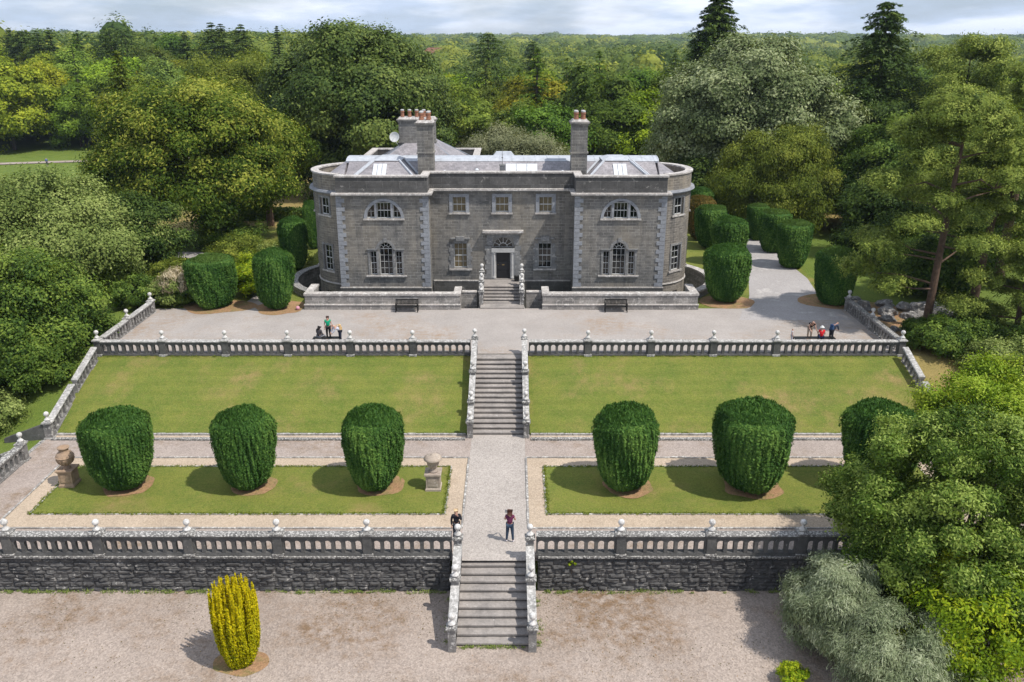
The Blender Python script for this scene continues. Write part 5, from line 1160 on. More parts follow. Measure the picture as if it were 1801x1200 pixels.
broadleaf('grey_green_tree', 'spreading grey-green tree at the left edge below the meadow path', -39.6, 71.0, 12.0, 8.6, 'leaf_ash', 112, ry=7.5, rz=5.0, cz=6.8, leaf=.36, nl=60, lr=2.1, ncl=40, nleaf=22, clr=.5, tr=.35, z=-1.2, zmin=-.6, off=.82, ragged=.1)
broadleaf('beech_tree', 'huge yellow-tipped beech tree left of the house', -31.2, 88.0, 17.6, 8.9, 'leaf_beech', 113, ry=7.6, rz=7.1, cz=10.3, tv=1.35, leaf=.5, nl=90, lr=2.1, ncl=44, nleaf=20, clr=.55, tr=.6, z=.4, zmin=-.62, off=.84, ragged=.1, flat=.55, aspect=.45)
broadleaf('beech_tree', 'smaller yellow-green tree with forked brown trunk at the left end of the house', -26.4, 95.0, 12.4, 3.7, 'leaf_beech', 114, rz=3.5, cz=8.9, leaf=.42, nl=36, lr=1.5, ncl=34, nleaf=18, clr=.42, tr=.42, z=1.9, zmin=-.5, off=.82, bark='bark_pine')
broadleaf('dark_yew_tree', 'dark low-branching tree below the beech, behind the left terrace end', -34.5, 74.5, 8.6, 5.2, 'leaf_dark', 126, ry=5, rz=4.2, cz=5.2, leaf=.36, nl=44, lr=1.4, ncl=34, nleaf=18, clr=.38, tr=.4, z=.0, zmin=-.5, off=.82, flat=.6)
conifer('brown_cypress', 'thin brownish conifer rising behind the big beech on the left', -46.6, 108, 22.5, 4.6, 'leaf_gold', 115, leaf=.6, lev=40, nb=10, start=.05, power=.7, droop=.35, irregular=.3, z=-1.4)
broadleaf('evergreen_oak', 'massive dark evergreen oak rising behind the left end of the house', -19.6, 119, 24.4, 11.6, 'leaf_oak', 116, ry=11, rz=11.8, cz=12.2, leaf=.62, nl=120, lr=2.6, ncl=48, nleaf=20, clr=.62, tr=.8, z=-.5, zmin=-.8, off=.84, ragged=.07)
broadleaf('brown_tree', 'dull brown-green feathery tree behind the beech crown', -41.5, 140, 21.5, 8.2, 'leaf_gold', 117, rz=8.5, leaf=.6, nl=50, lr=2.3, ncl=34, nleaf=16, clr=.7, tr=.4, z=-1.6, zmin=-.6, off=.8, aspect=.35)
broadleaf('holm_oak', 'broad silvery-green holm oak in pale flower behind the right end of the house', 29.2, 106, 20.4, 10.6, 'leaf_holm', 118, ry=9, rz=9.8, cz=10.2, leaf=.52, nl=110, lr=2.4, ncl=44, nleaf=20, clr=.55, tr=.8, z=1.6, zmin=-.7, off=.84, ragged=.09)
conifer('fir_tree', 'tall dark fir piercing the skyline right of the house', 31.5, 136, 30.5, 8.2, 'leaf_dark', 119, leaf=.9, lev=50, nb=13, start=.1, power=.62, per=44, width=.42, droop=.28, z=-1.0, irregular=.22)
broadleaf('golden_yew_tree', 'bronze-green conical yew tree behind the drive', 29.8, 93.5, 11.4, 6.3, 'leaf_gold', 120, ry=5.5, rz=6.0, cz=5.3, leaf=.42, nl=60, lr=1.45, ncl=40, nleaf=18, clr=.4, tr=.3, z=2.0, zmin=-.8, off=.82, ragged=.12, aspect=.35, along=(0, 0, 1))
broadleaf('dark_beech', 'dark spreading tree over the shaded lawn beside the drive', 41.8, 92.0, 12.2, 5.8, 'leaf_green', 121, rz=6.4, cz=6.0, leaf=.46, nl=56, lr=1.6, ncl=38, nleaf=18, clr=.42, tr=.35, z=1.8, zmin=-.8, off=.82, flat=.5)
conifer('cedar_tree', 'tall ragged cedar with bare leader against the sky', 46.4, 111, 26.6, 8.0, 'leaf_dark', 122, leaf=.8, lev=40, nb=13, start=.05, power=.55, droop=.35, z=.2, irregular=.4, per=46, bare=.3, width=.42)
broadleaf('cedar_tree', 'dark full cedar crown filling in below the ragged bare leader', 46.8, 108, 17.5, 5.6, 'leaf_dark', 127, rz=8.2, cz=9.0, leaf=.5, nl=60, lr=1.6, ncl=38, nleaf=16, clr=.45, tr=.4, z=.3, zmin=-.8, off=.84, ragged=.14, flat=.5, aspect=.35)
broadleaf('cypress_tree', 'broad two-topped cypress right of the ragged cedar', 53.4, 103, 22.8, 5.6, 'leaf_pine', 123, rz=10.6, cz=11.6, leaf=.5, nl=70, lr=1.7, ncl=40, nleaf=16, clr=.45, tr=.5, z=.6, zmin=-.8, off=.84, ragged=.17, flat=.45, aspect=.35)
conifer('cypress_tree', 'darker pointed cypress leaning at the right of the two-topped one', 58.5, 106, 20.6, 5.0, 'leaf_dark', 124, leaf=.7, lev=34, nb=11, start=.05, power=.6, droop=.35, z=.4, irregular=.3, per=30)
broadleaf('pale_willow', 'pale olive willow-like shrub showing over the slate roof', 1.6, 97.5, 10.8, 5.8, 'leaf_willow', 125, ry=4, rz=3.8, leaf=.42, nl=34, lr=1.6, ncl=34, nleaf=20, clr=.42, tr=.2, z=2.0, zmin=-.5, off=.8, aspect=.3, cat='shrub')
pr = random.Random(3)
def pads(n, h, zlo, zhi, R0, seed):
    r = random.Random(seed); out = []
    for i in range(n):
        f = i / (n - 1); z = zlo + (zhi - zlo) * f; a = i * 2.4 + r.uniform(-.5, .5); d = R0 * (1 - .72 * max(0, (f - .45) / .55)) * r.uniform(.35, 1.05)
        out.append((d * math.cos(a), d * math.sin(a), z, r.uniform(1.2, 1.95), r.uniform(.42, .62)))
    return out
pine('scots_pine', 'tall orange-trunked pine standing on the rockery at the right', 31.1, 59.2, 17.4, 1.9, pads(20, 17, 6.5, 16.8, 4.8, 2) + [(-4.6, -1.2, 6.8, 1.7, .7), (-5.4, .2, 5.2, 1.5, .6), (-3.9, -1.6, 4.3, 1.4, .5), (-2.6, 1, 14.4, 1.9, .9), (1.0, -1.2, 15.4, 2.1, .9), (-1.3, -.6, 16.0, 1.9, .9), (2.4, .3, 15.0, 1.8, .8), (0, 0, 16.6, 1.9, .8)], 'leaf_pine', 201, lean=(.7, .3), tr=.28, leaf=.27)
pine('scots_pine', 'pine with forked pale limbs right of the tall rockery pine', 37.2, 64.5, 14.0, 1.7, pads(18, 14, 6.5, 13.4, 4.8, 5) + [(-3.6, -1.5, 11.2, 1.9, .8), (-1.6, -1.0, 12.8, 2.0, .8), (1.5, -1.5, 12.0, 1.8, .7), (3.8, -1, 10.5, 1.8, .7)], 'leaf_pine', 202, lean=(.8, 0), tr=.34, leaf=.28)
pine('scots_pine', 'darker tall pine cut off by the right edge of the view', 42.4, 70.5, 19.3, 1.6, pads(24, 19, 8, 18.8, 4.6, 9), 'leaf_pine', 203, tr=.42, leaf=.32)
pine('scots_pine', 'low spreading pine branches in front of the rockery at the right edge', 36.4, 57.0, 8.2, 1.2, pads(16, 8, 2.2, 7.6, 4.2, 14), 'leaf_pine', 204, tr=.22, leaf=.27)
for i, (lb, x, y, h, r_, m_) in enumerate([('bramble mound pressing against the sloping left balustrade', -29.5, 50.6, 3.2, 1.9, 'leaf_green'), ('low bramble patch on the shaded grass below the left bank', -31.8, 47.8, 1.5, 2.2, 'leaf_ash')]):
    broadleaf('bramble', lb, x, y, h, r_, m_, 160 + i, rz=h * .55, cz=h * .45, leaf=.24, nl=22, ncl=28, nleaf=14, tr=.05, cat='shrub', zmin=-.4)
for i, (lb, x, y, h, r_, m_) in enumerate([('ferny green shrub just outside the right terrace corner', 29.8, 54.2, 1.7, 1.9, 'leaf_green'), ('low fern clump at the foot of the tall rockery pine', 32.6, 56.3, 1.6, 2.2, 'leaf_green'), ('mid-green bush below the pines, right of the broken finial', 32.8, 51.0, 2.4, 2.6, 'leaf_ash'),
      ('dark bush at the right edge under the low pine branches', 36.8, 52.4, 3.2, 2.8, 'leaf_green'), ('small green bush between the rocks and the right balustrade', 29.9, 57.0, 1.2, 1.3, 'leaf_green'), ('leafy bush on the slope above the light green shrubs', 35.5, 48.6, 3.0, 2.6, 'leaf_green')]):
    broadleaf('slope_shrub', lb, x, y, h, r_, m_, 170 + i, rz=h * .55, cz=h * .45, leaf=.24, nl=20, ncl=26, nleaf=14, tr=.05, cat='shrub', zmin=-.4, group='shrubs on the right slope')
broadleaf('dark_pine_wood', 'dark wide yew-like tree filling the gap between the pines and the shaded lawn', 45.5, 82, 11.5, 6.5, 'leaf_dark', 135, rz=6, cz=5.6, leaf=.46, nl=50, ncl=34, nleaf=16, tr=.3, zmin=-.8)
broadleaf('dark_shrub', 'dark undergrowth between the two rockery pines', 36.0, 68.5, 5.5, 3.6, 'leaf_green', 131, leaf=.4, nl=26, ncl=26, nleaf=14, tr=.1, z=1.4, cat='shrub', zmin=-.6)
broadleaf('dark_shrub', 'dark bushy yew under the pines, behind the right lawn', 37.0, 80.0, 8.5, 4.6, 'leaf_dark', 132, rz=4.4, cz=4.0, leaf=.42, nl=34, ncl=30, nleaf=16, tr=.15, z=1.4, cat='shrub', zmin=-.8)
broadleaf('dark_shrub', 'low ground-hugging shrub below the right terrace end', 29.6, 57.4, 1.6, 1.9, 'leaf_green', 133, ry=2.8, rz=1.2, cz=.6, leaf=.22, nl=18, ncl=24, nleaf=14, tr=.05, z=.6, cat='shrub', zmin=-.3)
broadleaf('dark_shrub', 'tall dark hedge-like bushes behind the rear row of yews', 24.0, 100.5, 7.6, 5.4, 'leaf_dark', 134, ry=3, rz=3.8, cz=3.4, leaf=.45, nl=34, ncl=28, nleaf=16, tr=.15, z=1.9, cat='shrub', zmin=-.8)
# shrubs left of the house
SH = [('yellow-green leafy shrub behind the drum-shaped yew', -20.6, 67.6, 3.1, 2.0, 'leaf_lime'), ('loose green shrub on the bank above the side path', -24.0, 74.5, 3.2, 2.4, 'leaf_gold'), ('dull gold shrub beside the back yew at the left', -21.6, 71.6, 2.6, 1.9, 'leaf_beech'),
      ('low green shrub at the left end of the terrace gravel', -26.2, 64.6, 2.3, 1.6, 'leaf_ash'), ('rounded green shrub under the pampas heads', -24.9, 65.0, 1.9, 1.5, 'leaf_green'), ('pale heathery ground shrub on the slope by the back yews', -20.9, 77.0, 1.5, 2.6, 'leaf_ash'),
      ('small olive shrub beneath the beech', -27.9, 70.2, 2.3, 1.9, 'leaf_gold'), ('broad low laurel under the forked-trunk tree', -27.5, 84.0, 2.4, 3.0, 'leaf_green'), ('grey-green shrub at the left corner pier of the terrace', -28.6, 64.0, 2.4, 1.6, 'leaf_green')]
for i, (lb, x, y, h, r_, m_) in enumerate(SH):
    broadleaf('garden_shrub', lb, x, y, h, r_, m_, 140 + i, rz=h * .5, cz=h * .48, leaf=.24, nl=18, ncl=24, nleaf=14, tr=.06, cat='shrub', z=float(Hh(x, y)), zmin=-.6, group='shrubs left of the house')
broadleaf('pampas_clump', 'pale straw-coloured dry flower heads rising from the shrubs by the left yew', -25.0, 64.9, 3.1, 1.8, 'leaf_pale', 150, rz=1.2, cz=1.9, leaf=.5, nl=18, ncl=14, nleaf=7, tr=.04, cat='plant', z=2.4, aspect=.16, along=(-.3, 0, 1), zmin=-.2)
hg = thing('clipped_hedge', 'dark clipped hedge running across behind the left yews', 'hedge', (-24, 98.5, 2)); rng = np.random.default_rng(5); n = 9000
P = np.stack([rng.uniform(-7, 7.5, n), rng.uniform(-.9, .9, n), rng.uniform(0, 1.7, n)], 1); k = rng.integers(0, 3, n); P[k == 0, 2] = 1.7 + .08 * rng.normal(size=(k == 0).sum()); P[k == 1, 1] = -.9 + .06 * rng.normal(size=(k == 1).sum())
V, TT = diamonds(P, np.where((k == 0)[:, None], np.array([0, 0, 1.]), np.array([0, -1., .2])), .3, .6, rng, .45 + .2 * rng.normal(size=n)); leafobj('foliage', V, TT, 'leaf_green', hg)
# weeds at the foot of the walls: uncountable
rng = np.random.default_rng(77); cc = np.concatenate([np.stack([rng.uniform(-23, -2.3, 130), rng.uniform(33.05, 33.22, 130), np.full(130, L)], 1), np.stack([rng.uniform(2.3, 14, 50), rng.uniform(33.05, 33.22, 50), np.full(50, L)], 1), np.stack([rng.choice([-1.95, 1.95], 30), rng.uniform(29.3, 33, 30), np.full(30, L)], 1), np.stack([rng.uniform(-1.4, 1.4, 26), rng.uniform(29.3, 29.45, 26), np.full(26, L)], 1)])
P = (cc[:, None] + rng.normal(size=(len(cc), 22, 3)) * np.array([.13, .04, .05]) * rng.uniform(.3, 1.4, (len(cc), 1, 1)) + np.array([0, 0, .06])).reshape(-1, 3)
V, TT = diamonds(P, np.tile([0, -.6, .8], (len(P), 1)), .09, .3, rng, .5 + .25 * rng.normal(size=len(P)), np.tile([0, 0, 1.], (len(P), 1)))
o = leafobj('wall_weeds', V, TT, 'leaf_ash'); tag(o, 'scrappy weeds along the foot of the retaining wall', 'weeds', kind='stuff')

rng = np.random.default_rng(78); e_ = []
for s in (-1, 1):
    for (x0, y0, x1, y1, n) in ((s * 23.4, 37.33, s * 2.55, 37.33, 620), (s * 23.4, 42.3, s * 2.55, 42.3, 500), (s * 2.6, 37.3, s * 2.6, 42.3, 160), (s * 23.35, 37.3, s * 23.35, 42.3, 130), (s * 1.95, 46.42, s * 26.5, 46.42, 900), (s * 2.1, 53.2, s * 26.5, 53.2, 420)):
        u = rng.uniform(0, 1, n) ** 1.0; e_.append(np.stack([x0 + (x1 - x0) * u + .04 * rng.normal(size=n), y0 + (y1 - y0) * u + .05 * rng.normal(size=n), np.full(n, .06 if y1 < 46 else .1 if y1 < 50 else 2.5)], 1))
e_ = np.concatenate(e_); P = (e_[:, None] + rng.normal(size=(len(e_), 5, 3)) * np.array([.05, .035, .015])).reshape(-1, 3)
V, TT = diamonds(P, np.tile([0, -.5, .8], (len(P), 1)), .085, .35, rng, .5 + .3 * rng.normal(size=len(P)), np.tile([0, 0, 1.], (len(P), 1)))
o = leafobj('turf_fringe', V, TT, 'leaf_gold'); tag(o, 'ragged grass fringe along the edges of the lawns', 'grass', kind='stuff')
n = 2600; P = np.stack([rng.uniform(-22, 20, n), 33.2 - np.abs(rng.normal(size=n)) * 3.6, np.full(n, L + .012)], 1); k = noise_ok = np.array([noise.noise((p[0] * .3, p[1] * .3, 2)) > -.05 for p in P]) & ~((np.abs(P[:, 0]) < 2.1) & (P[:, 1] > 29.2)); P = P[k]
V, TT = diamonds(P, np.tile([0, 0, 1.], (len(P), 1)), .06, .6, rng, .4 + .3 * rng.normal(size=len(P)), None, .9)
o = leafobj('leaf_litter', V, TT, 'yew_brown'); tag(o, 'scattered dead leaves and moss crumbs on the lower gravel', 'leaf litter', kind='stuff')

# ------------------------------------------------------------------ the woods
PALS = {'pale yellow-green': (1.95, 1.7, 1.0, 1), 'bright mid-green': (1.35, 1.35, .8, 1), 'mid-green': (1.0, 1.05, 1.0, 1), 'dark green': (.72, .82, .9, 1), 'olive': (1.5, 1.25, .9, 1), 'grey-green': (1.2, 1.25, 1.7, 1)}
protos = []
for i in range(6):
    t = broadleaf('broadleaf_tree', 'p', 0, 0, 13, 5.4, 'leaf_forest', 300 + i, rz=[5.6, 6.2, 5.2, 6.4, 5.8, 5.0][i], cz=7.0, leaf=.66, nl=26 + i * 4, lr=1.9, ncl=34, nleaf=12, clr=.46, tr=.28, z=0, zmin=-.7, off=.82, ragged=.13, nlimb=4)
    protos.append(t)
cprotos = [conifer('conifer_tree', 'p', 0, 0, 18, 3.6, 'leaf_forest', 320 + i, leaf=.75, lev=24, nb=8, start=.1, power=.75, droop=.25, z=0, per=16, irregular=.3) for i in range(2)]
big = [(-20.5, 119, 13), (29.6, 106, 12), (31.5, 136, 6), (-41.5, 140, 8), (-46.6, 108, 6), (46.4, 111, 7), (53.4, 103, 7), (58.5, 106, 5), (-30.2, 87, 11), (1.6, 97.5, 8), (41.8, 92, 7), (29.8, 93.5, 7), (24, 100.5, 5)]
rw = random.Random(21); placed = []; yy = 78.0; used_p = set()
cand = []
while yy < 285:
    sp = 9.6 + max(0, yy - 150) * .02; xx = -.62 * yy - 6
    while xx < .63 * yy + 8:
        x = xx + rw.uniform(-.38, .38) * sp; y = yy + rw.uniform(-.38, .38) * sp
        ok = (x < -45 and y > 196) or (-45 <= x < -2 and y > 150) or (-2 <= x < 20 and y > 122) or (20 <= x and y > 116) or (x > 58 and y > 78) or (x > 50 and 78 < y < 96)
        ok = ok and all(math.hypot(x - a, y - b_) > c_ for a, b_, c_ in big)
        if ok: cand.append((x, y))
        xx += sp
    yy += sp * .92
cand.sort(key=lambda p: p[1]); cand = cand[:330]
names = list(PALS)
for i, (x, y) in enumerate(cand):
    side = 'left wood beyond the meadow' if x < -45 else 'wood behind the left half of the house' if x < 0 else 'wood behind the right half of the house' if x < 45 else 'wood beyond the drive on the right'
    con = rw.random() < .10
    q = noise.noise((x * .03, y * .03, 5)) + rw.uniform(-.5, .5)
    pal = names[1] if rw.random() < .22 else names[0] if rw.random() < .13 else names[3] if q > .18 else names[2] if q > -.2 else names[4] if rw.random() < .5 else names[5]
    if con: pal = rw.choice(['dark green', 'dark green', 'grey-green'])
    pr_ = rw.choice(cprotos) if con else rw.choice(protos); c = PALS[pal]; c = tuple(v * rw.uniform(.88, 1.12) for v in c[:3]) + (1,)
    s = rw.uniform(.82, 1.28) * (1.12 if x < -45 else 1); 
    if y < 135 and abs(x) < 50: s *= .9
    kind = 'conifer' if con else 'broadleaf tree'
    sx_ = 900.5 + (x - CAMX) / (y * CP + (CAMZ - 8) * SP) * FPX
    spots = [(-60, 'just outside the left edge'), (25, 'at the left edge'), (80, 'above the left meadow path'), (140, 'between left edge and the beech'), (200, 'left of the brownish cypress'), (260, 'behind the brownish cypress'), (330, 'behind the beech'), (400, 'right of the beech top'), (470, 'left of the evergreen oak'), (560, 'behind the evergreen oak left half'), (640, 'behind the evergreen oak right half'),
             (715, 'over the rear chimney'), (760, 'over the left chimney'), (820, 'over the left centre roof'), (870, 'below the central skyline fir'), (925, 'behind the pale willow'), (975, 'left of the right chimney'), (1030, 'over the right chimney'), (1085, 'right of the right chimney'), (1140, 'over the right roof end'), (1190, 'beside the holm oak'), (1258, 'around the tall fir'), (1330, 'behind the holm oak'), (1400, 'behind the golden yew'),
             (1465, 'right of the holm oak'), (1535, 'around the ragged cedar'), (1600, 'between cedar and cypress'), (1660, 'behind the two-topped cypress'), (1720, 'right of the cypresses'), (1780, 'near the right edge'), (1870, 'at the right edge')]
    spot = min(spots, key=lambda q_: abs(q_[0] - sx_))[1]; sz = 'small ' if s < .95 else 'large ' if s > 1.18 else ''
    row = 'first row' if y < (212 if x < -45 else 165 if x < -2 else 132) else 'second row' if y < (232 if x < -45 else 190 if x < -2 else 155) else 'middle row' if y < 200 else 'rear row' if y < 245 else 'last row'
    lb = f'{sz}{pal} {kind} {spot}, {row} of the woods'
    if len(lb.split()) > 14: lb = lb.replace(' of the woods', '')
    used_p.add(pr_.name)
    r_ = dup(pr_, (x, y, float(Hh(x, y)) - .3), rw.uniform(0, 6.28), (s * rw.uniform(.9, 1.15), s * rw.uniform(.9, 1.15), s), lb, 'trees of the ' + side, c)
from collections import defaultdict
dd_ = defaultdict(list)
for o in COL.objects:
    if o.type == 'EMPTY' and ' row' in str(o.get('label', '')) and 'trees of the' in str(o.get('group', '')): dd_[o['label']].append(o)
for lb, os_ in dd_.items():
    if len(os_) in (2, 3):
        for o, w in zip(sorted(os_, key=lambda q: q.location.y), ('nearer', 'farther') if len(os_) == 2 else ('nearest', 'midmost', 'farthest')): o['label'] = w + ' ' + lb
for t in protos + cprotos:
    for ch in list(t.children): bpy.data.objects.remove(ch)
    bpy.data.objects.remove(t)
# skyline conifers on the left
sk = [('feathered fir nearest the left edge of the skyline', 15, 48, 265, 3.0), ('flat-topped pine poking above the left wood', 33, 52, 262, 3.4), ('grey-brown fir on the left skyline', 63, 53, 255, 3.4), ('thin spire-like fir on the left skyline', 84, 48, 258, 2.4), ('sparse thin fir right of the round tree on the left skyline', 134, 56, 262, 2.2),
      ('leftmost of the pair of ragged pines on the skyline', 190, 47, 240, 4.2), ('right ragged pine of the pair, with spreading top', 217, 50, 236, 5.6), ('small dark fir above the left wood', 323, 56, 250, 3.0), ('tallest pointed fir on the left skyline', 370, 38, 230, 5.0), ('slimmer fir right beside the tallest one', 387, 40, 232, 4.0), ('dark pointed fir third in the skyline group', 422, 41, 228, 5.0), ('lone thin fir near the big evergreen oak', 486, 44, 240, 2.0),
      ('tall dark fir in the wood above the middle of the house', 858, 56, 205, 8.5), ('small fir on the skyline right of the central fir', 938, 72, 260, 4)]
for i, (lb, px, ty, Y, rad) in enumerate(sk):
    X, Zt = hp(px, ty, Y); zg = float(Hh(X, Y)); h = Zt - zg
    conifer('skyline_conifer', lb, X, Y, h, rad * 1.55, 'leaf_dark', 400 + i, z=zg, leaf=.8, lev=int(h * 1.0), nb=8, start=.35, power=.72 if i not in (1, 5, 6) else .35, droop=.2, irregular=.35, per=30, width=.4, bare=.3 if i in (3, 4, 11, 5, 6) else 0, aspect=.4, group='conifers standing above the woods')
# distant woodland: thousands of crowns, one mass
def farwood():
    rng = np.random.default_rng(9); Vs, Ts = [], []
    for (ya, yb, sp, r0, h0, nlv, ls) in ((270, 620, 12.0, 7.2, 12.5, 190, 1.15), (620, 1250, 17, 9.5, 12.0, 80, 2.1), (1250, 3400, 44, 25, 14, 60, 5.5)):
        pts = []; y = ya
        while y < yb:
            x = -.62 * y - 20
            while x < .63 * y + 20:
                px, py = x + rng.uniform(-.4, .4) * sp, y + rng.uniform(-.4, .4) * sp
                z = float(Hh(px, py)); u = CAMX + 0; 
                sx_ = 900.5 + (px - CAMX) / (py * CP + (CAMZ - z) * SP) * FPX
                fld = (735 < sx_ < 800 and 1150 < py < 1750)
                if not fld and not (py < 300 and any(math.hypot(px - a, py - b_) < 5 for a, b_ in cand)): pts.append((px, py, z))
                x += sp
            y += sp * .9
        pts = np.array(pts); n = len(pts); s = rng.uniform(.75, 1.3, n); hh_ = h0 * rng.uniform(.75, 1.4, n) * np.where(rng.uniform(size=n) < .08, 1.25, 1)
        d = unit(rng.normal(size=(n, nlv, 3)) + np.array([0, -.35, .55])); lump = 1 + .16 * np.sin(d[..., 0] * 6 + rng.uniform(0, 6, (n, 1))) * np.cos(d[..., 2] * 6 + d[..., 1] * 4)
        C = pts[:, None] + d * (np.stack([r0 * s, r0 * s, hh_ * .48], 1))[:, None] * lump[..., None] * rng.uniform(.86, 1.03, (n, nlv, 1)); C[..., 2] += (hh_ * .55)[:, None]
        tt = (.48 + .27 * rng.normal(size=(n, 1)) + .07 * rng.normal(size=(n, nlv))).reshape(-1)
        V, T = diamonds(C.reshape(-1, 3), d.reshape(-1, 3), ls, .75, rng, tt, None, .8); Vs.append(V); Ts.append(T)
        th = np.array([[0, 1], [1, 1]]); A = np.arange(8) / 8 * 6.2832; Z = np.array([-.2, .3, .7, .93]); W = np.sqrt(1 - Z * Z) * .78
        S = np.stack([W[:, None] * np.cos(A), W[:, None] * np.sin(A), np.broadcast_to((Z * .8)[:, None], (4, 8))], -1); Q = []
        for j in range(3):
            for k in range(8): Q.append([S[j, k], S[j, (k + 1) % 8], S[j + 1, (k + 1) % 8], S[j + 1, k]])
        Q = np.array(Q + [[S[3, 0], S[3, 2], S[3, 4], S[3, 6]]])
        BV = pts[:, None, None] + Q[None] * np.stack([r0 * s, r0 * s, hh_ * .48], 1)[:, None, None]; BV[..., 2] += (hh_ * .55)[:, None, None]
        Vs.append(BV.reshape(-1, 3)); Ts.append(np.repeat(tt.reshape(n, nlv).mean(1) - .12, len(Q) * 4))
    o = leafobj('distant_woodland', np.concatenate(Vs), np.concatenate(Ts), 'leaf_far'); tag(o, 'endless rolling woodland stretching to the horizon', 'woodland', kind='stuff')
farwood()
fm = thing('farmhouse', 'tiny pale farmhouse with brown roof far off in the trees above the left chimney', 'house', (*hp(770, 90, 560)[:1], 560, float(Hh(-48, 560))))
X_ = hp(770, 90, 560)[0]; zb = hp(770, 97, 560)[1]; b = MB(); b.box(X_ - 9, X_ + 9, 556, 564, zb - 8, zb + 1.2); b.build('wall', M['cream'], fm)
b = MB(); b.prism([(X_ - 9.6, 555.5), (X_ + 9.6, 555.5), (X_ + 9.6, 564.5), (X_ - 9.6, 564.5)], zb + 1.2, zb + 4.4, poly2=[(X_ - 6, 559.9), (X_ + 6, 559.9), (X_ + 6, 560.1), (X_ - 6, 560.1)]); b.build('roof', M['greenroof'], fm)
def strip(name, pts, w, m_, dz=.05):
    b = MB(); vs = []; n = len(pts)
    for i in range(n):
        a, c = Vector(pts[max(i - 1, 0)]), Vector(pts[min(i + 1, n - 1)]); d = (c - a).normalized(); nx_, ny_ = -d.y * w / 2, d.x * w / 2
        for s in (-1, 1): x, y = pts[i][0] + s * nx_, pts[i][1] + s * ny_; vs.append((x, y, float(Hh(x, y)) + dz))
    b.add(vs, [(2 * i, 2 * i + 1, 2 * i + 3, 2 * i + 2) for i in range(n - 1)]); o = b.build(name, M[m_]); o['kind'] = 'structure'
strip('meadow_path', [(-160 + k * 5, 166 + 1.35 * k) for k in range(20)], 3.0, 'gravel_mid', .12)
strip('meadow_path', [(-84 + k * 1.5, 186 - 3.2 * k) for k in range(8)], 2.4, 'gravel_mid', .12)

strip('side_path', [(-21.5, 69.5), (-23.5, 73.5), (-25.6, 77.5), (-28.2, 80.3), (-31.2, 80.8), (-34.5, 78.5), (-37.5, 74.0), (-40, 69)], 2.6, 'drive', .16)
hz = MB(); hz.box(-3150, 3150, -60, 5350, -5, 62); mh = bpy.data.materials.new('haze'); mh.use_nodes = True; th_ = mh.node_tree; th_.nodes.remove(th_.nodes['Principled BSDF'])
pv = th_.nodes.new('ShaderNodeVolumePrincipled'); pv.inputs['Color'].default_value = (.72, .86, 1, 1); pv.inputs['Density'].default_value = .00010; pv.inputs['Anisotropy'].default_value = .2
th_.links.new(pv.outputs[0], th_.nodes['Material Output'].inputs['Volume']); ho = hz.build('haze', mh); ho['kind'] = 'stuff'

# ------------------------------------------------------------------ people
def skinmesh(joints, edges, rad, root, name, m_, parent, sub=1):
    ks = list(joints); ix = {k: i for i, k in enumerate(ks)}; me = bpy.data.meshes.new(name)
    me.from_pydata([joints[k] for k in ks], [(ix[a], ix[b]) for a, b in edges], []); o = bpy.data.objects.new(name, me); COL.objects.link(o)
    md = o.modifiers.new('s', 'SKIN'); md.use_smooth_shade = True
    if not me.skin_vertices: 
        with bpy.context.temp_override(object=o, active_object=o): bpy.ops.mesh.customdata_skin_add()
    for k in ks: r = rad[k]; me.skin_vertices[0].data[ix[k]].radius = (r, r) if isinstance(r, (int, float)) else r; me.skin_vertices[0].data[ix[k]].use_root = (k == root)
    sb = o.modifiers.new('u', 'SUBSURF'); sb.levels = sub; sb.render_levels = sub
    dg = bpy.context.evaluated_depsgraph_get(); m2 = bpy.data.meshes.new_from_object(o.evaluated_get(dg)); m2.materials.clear(); m2.materials.append(m_)
    bpy.data.objects.remove(o); m2.name = name; o2 = bpy.data.objects.new(name, m2); COL.objects.link(o2); o2.parent = parent; return o2
STAND = dict(pel=(0, 0, .95), wai=(0, 0, 1.1), che=(0, 0, 1.28), nek=(0, 0, 1.43), hea=(0, -.02, 1.54), top=(0, 0, 1.63),
             hiL=(-.09, 0, .9), knL=(-.1, -.01, .5), anL=(-.1, .02, .1), toL=(-.11, -.13, .04), hiR=(.09, 0, .9), knR=(.1, -.01, .5), anR=(.1, .02, .1), toR=(.11, -.13, .04),
             shL=(-.17, 0, 1.38), elL=(-.23, .02, 1.12), wrL=(-.23, -.06, .9), shR=(.17, 0, 1.38), elR=(.23, .02, 1.12), wrR=(.23, -.06, .9))
SIT = dict(STAND, pel=(0, 0, .52), wai=(0, .0, .66), che=(0, -.03, .84), nek=(0, -.04, .99), hea=(0, -.07, 1.10), top=(0, -.05, 1.19), hiL=(-.09, -.03, .5), knL=(-.11, -.43, .5), anL=(-.11, -.42, .1), toL=(-.11, -.56, .04), hiR=(.09, -.03, .5), knR=(.11, -.43, .5), anR=(.11, -.42, .1), toR=(.11, -.56, .04),
             shL=(-.17, -.03, .94), elL=(-.23, -.06, .7), wrL=(-.14, -.28, .6), shR=(.17, -.03, .94), elR=(.23, -.06, .7), wrR=(.14, -.28, .6))
EB = [('pel', 'wai'), ('wai', 'che'), ('che', 'nek'), ('nek', 'hea'), ('hea', 'top')] + [(a + s, b + s) for s in 'LR' for a, b in (('hi', 'kn'), ('kn', 'an'), ('an', 'to'), ('sh', 'el'), ('el', 'wr'))] + [('pel', 'hiL'), ('pel', 'hiR'), ('che', 'shL'), ('che', 'shR')]
RB = dict(pel=.12, wai=.10, che=.12, nek=.05, hea=.085, top=.055, hiL=.08, knL=.055, anL=.035, toL=.03, shL=.06, elL=.036, wrL=.024)
for k in list(RB):
    if k.endswith('L'): RB[k[:-1] + 'R'] = RB[k]
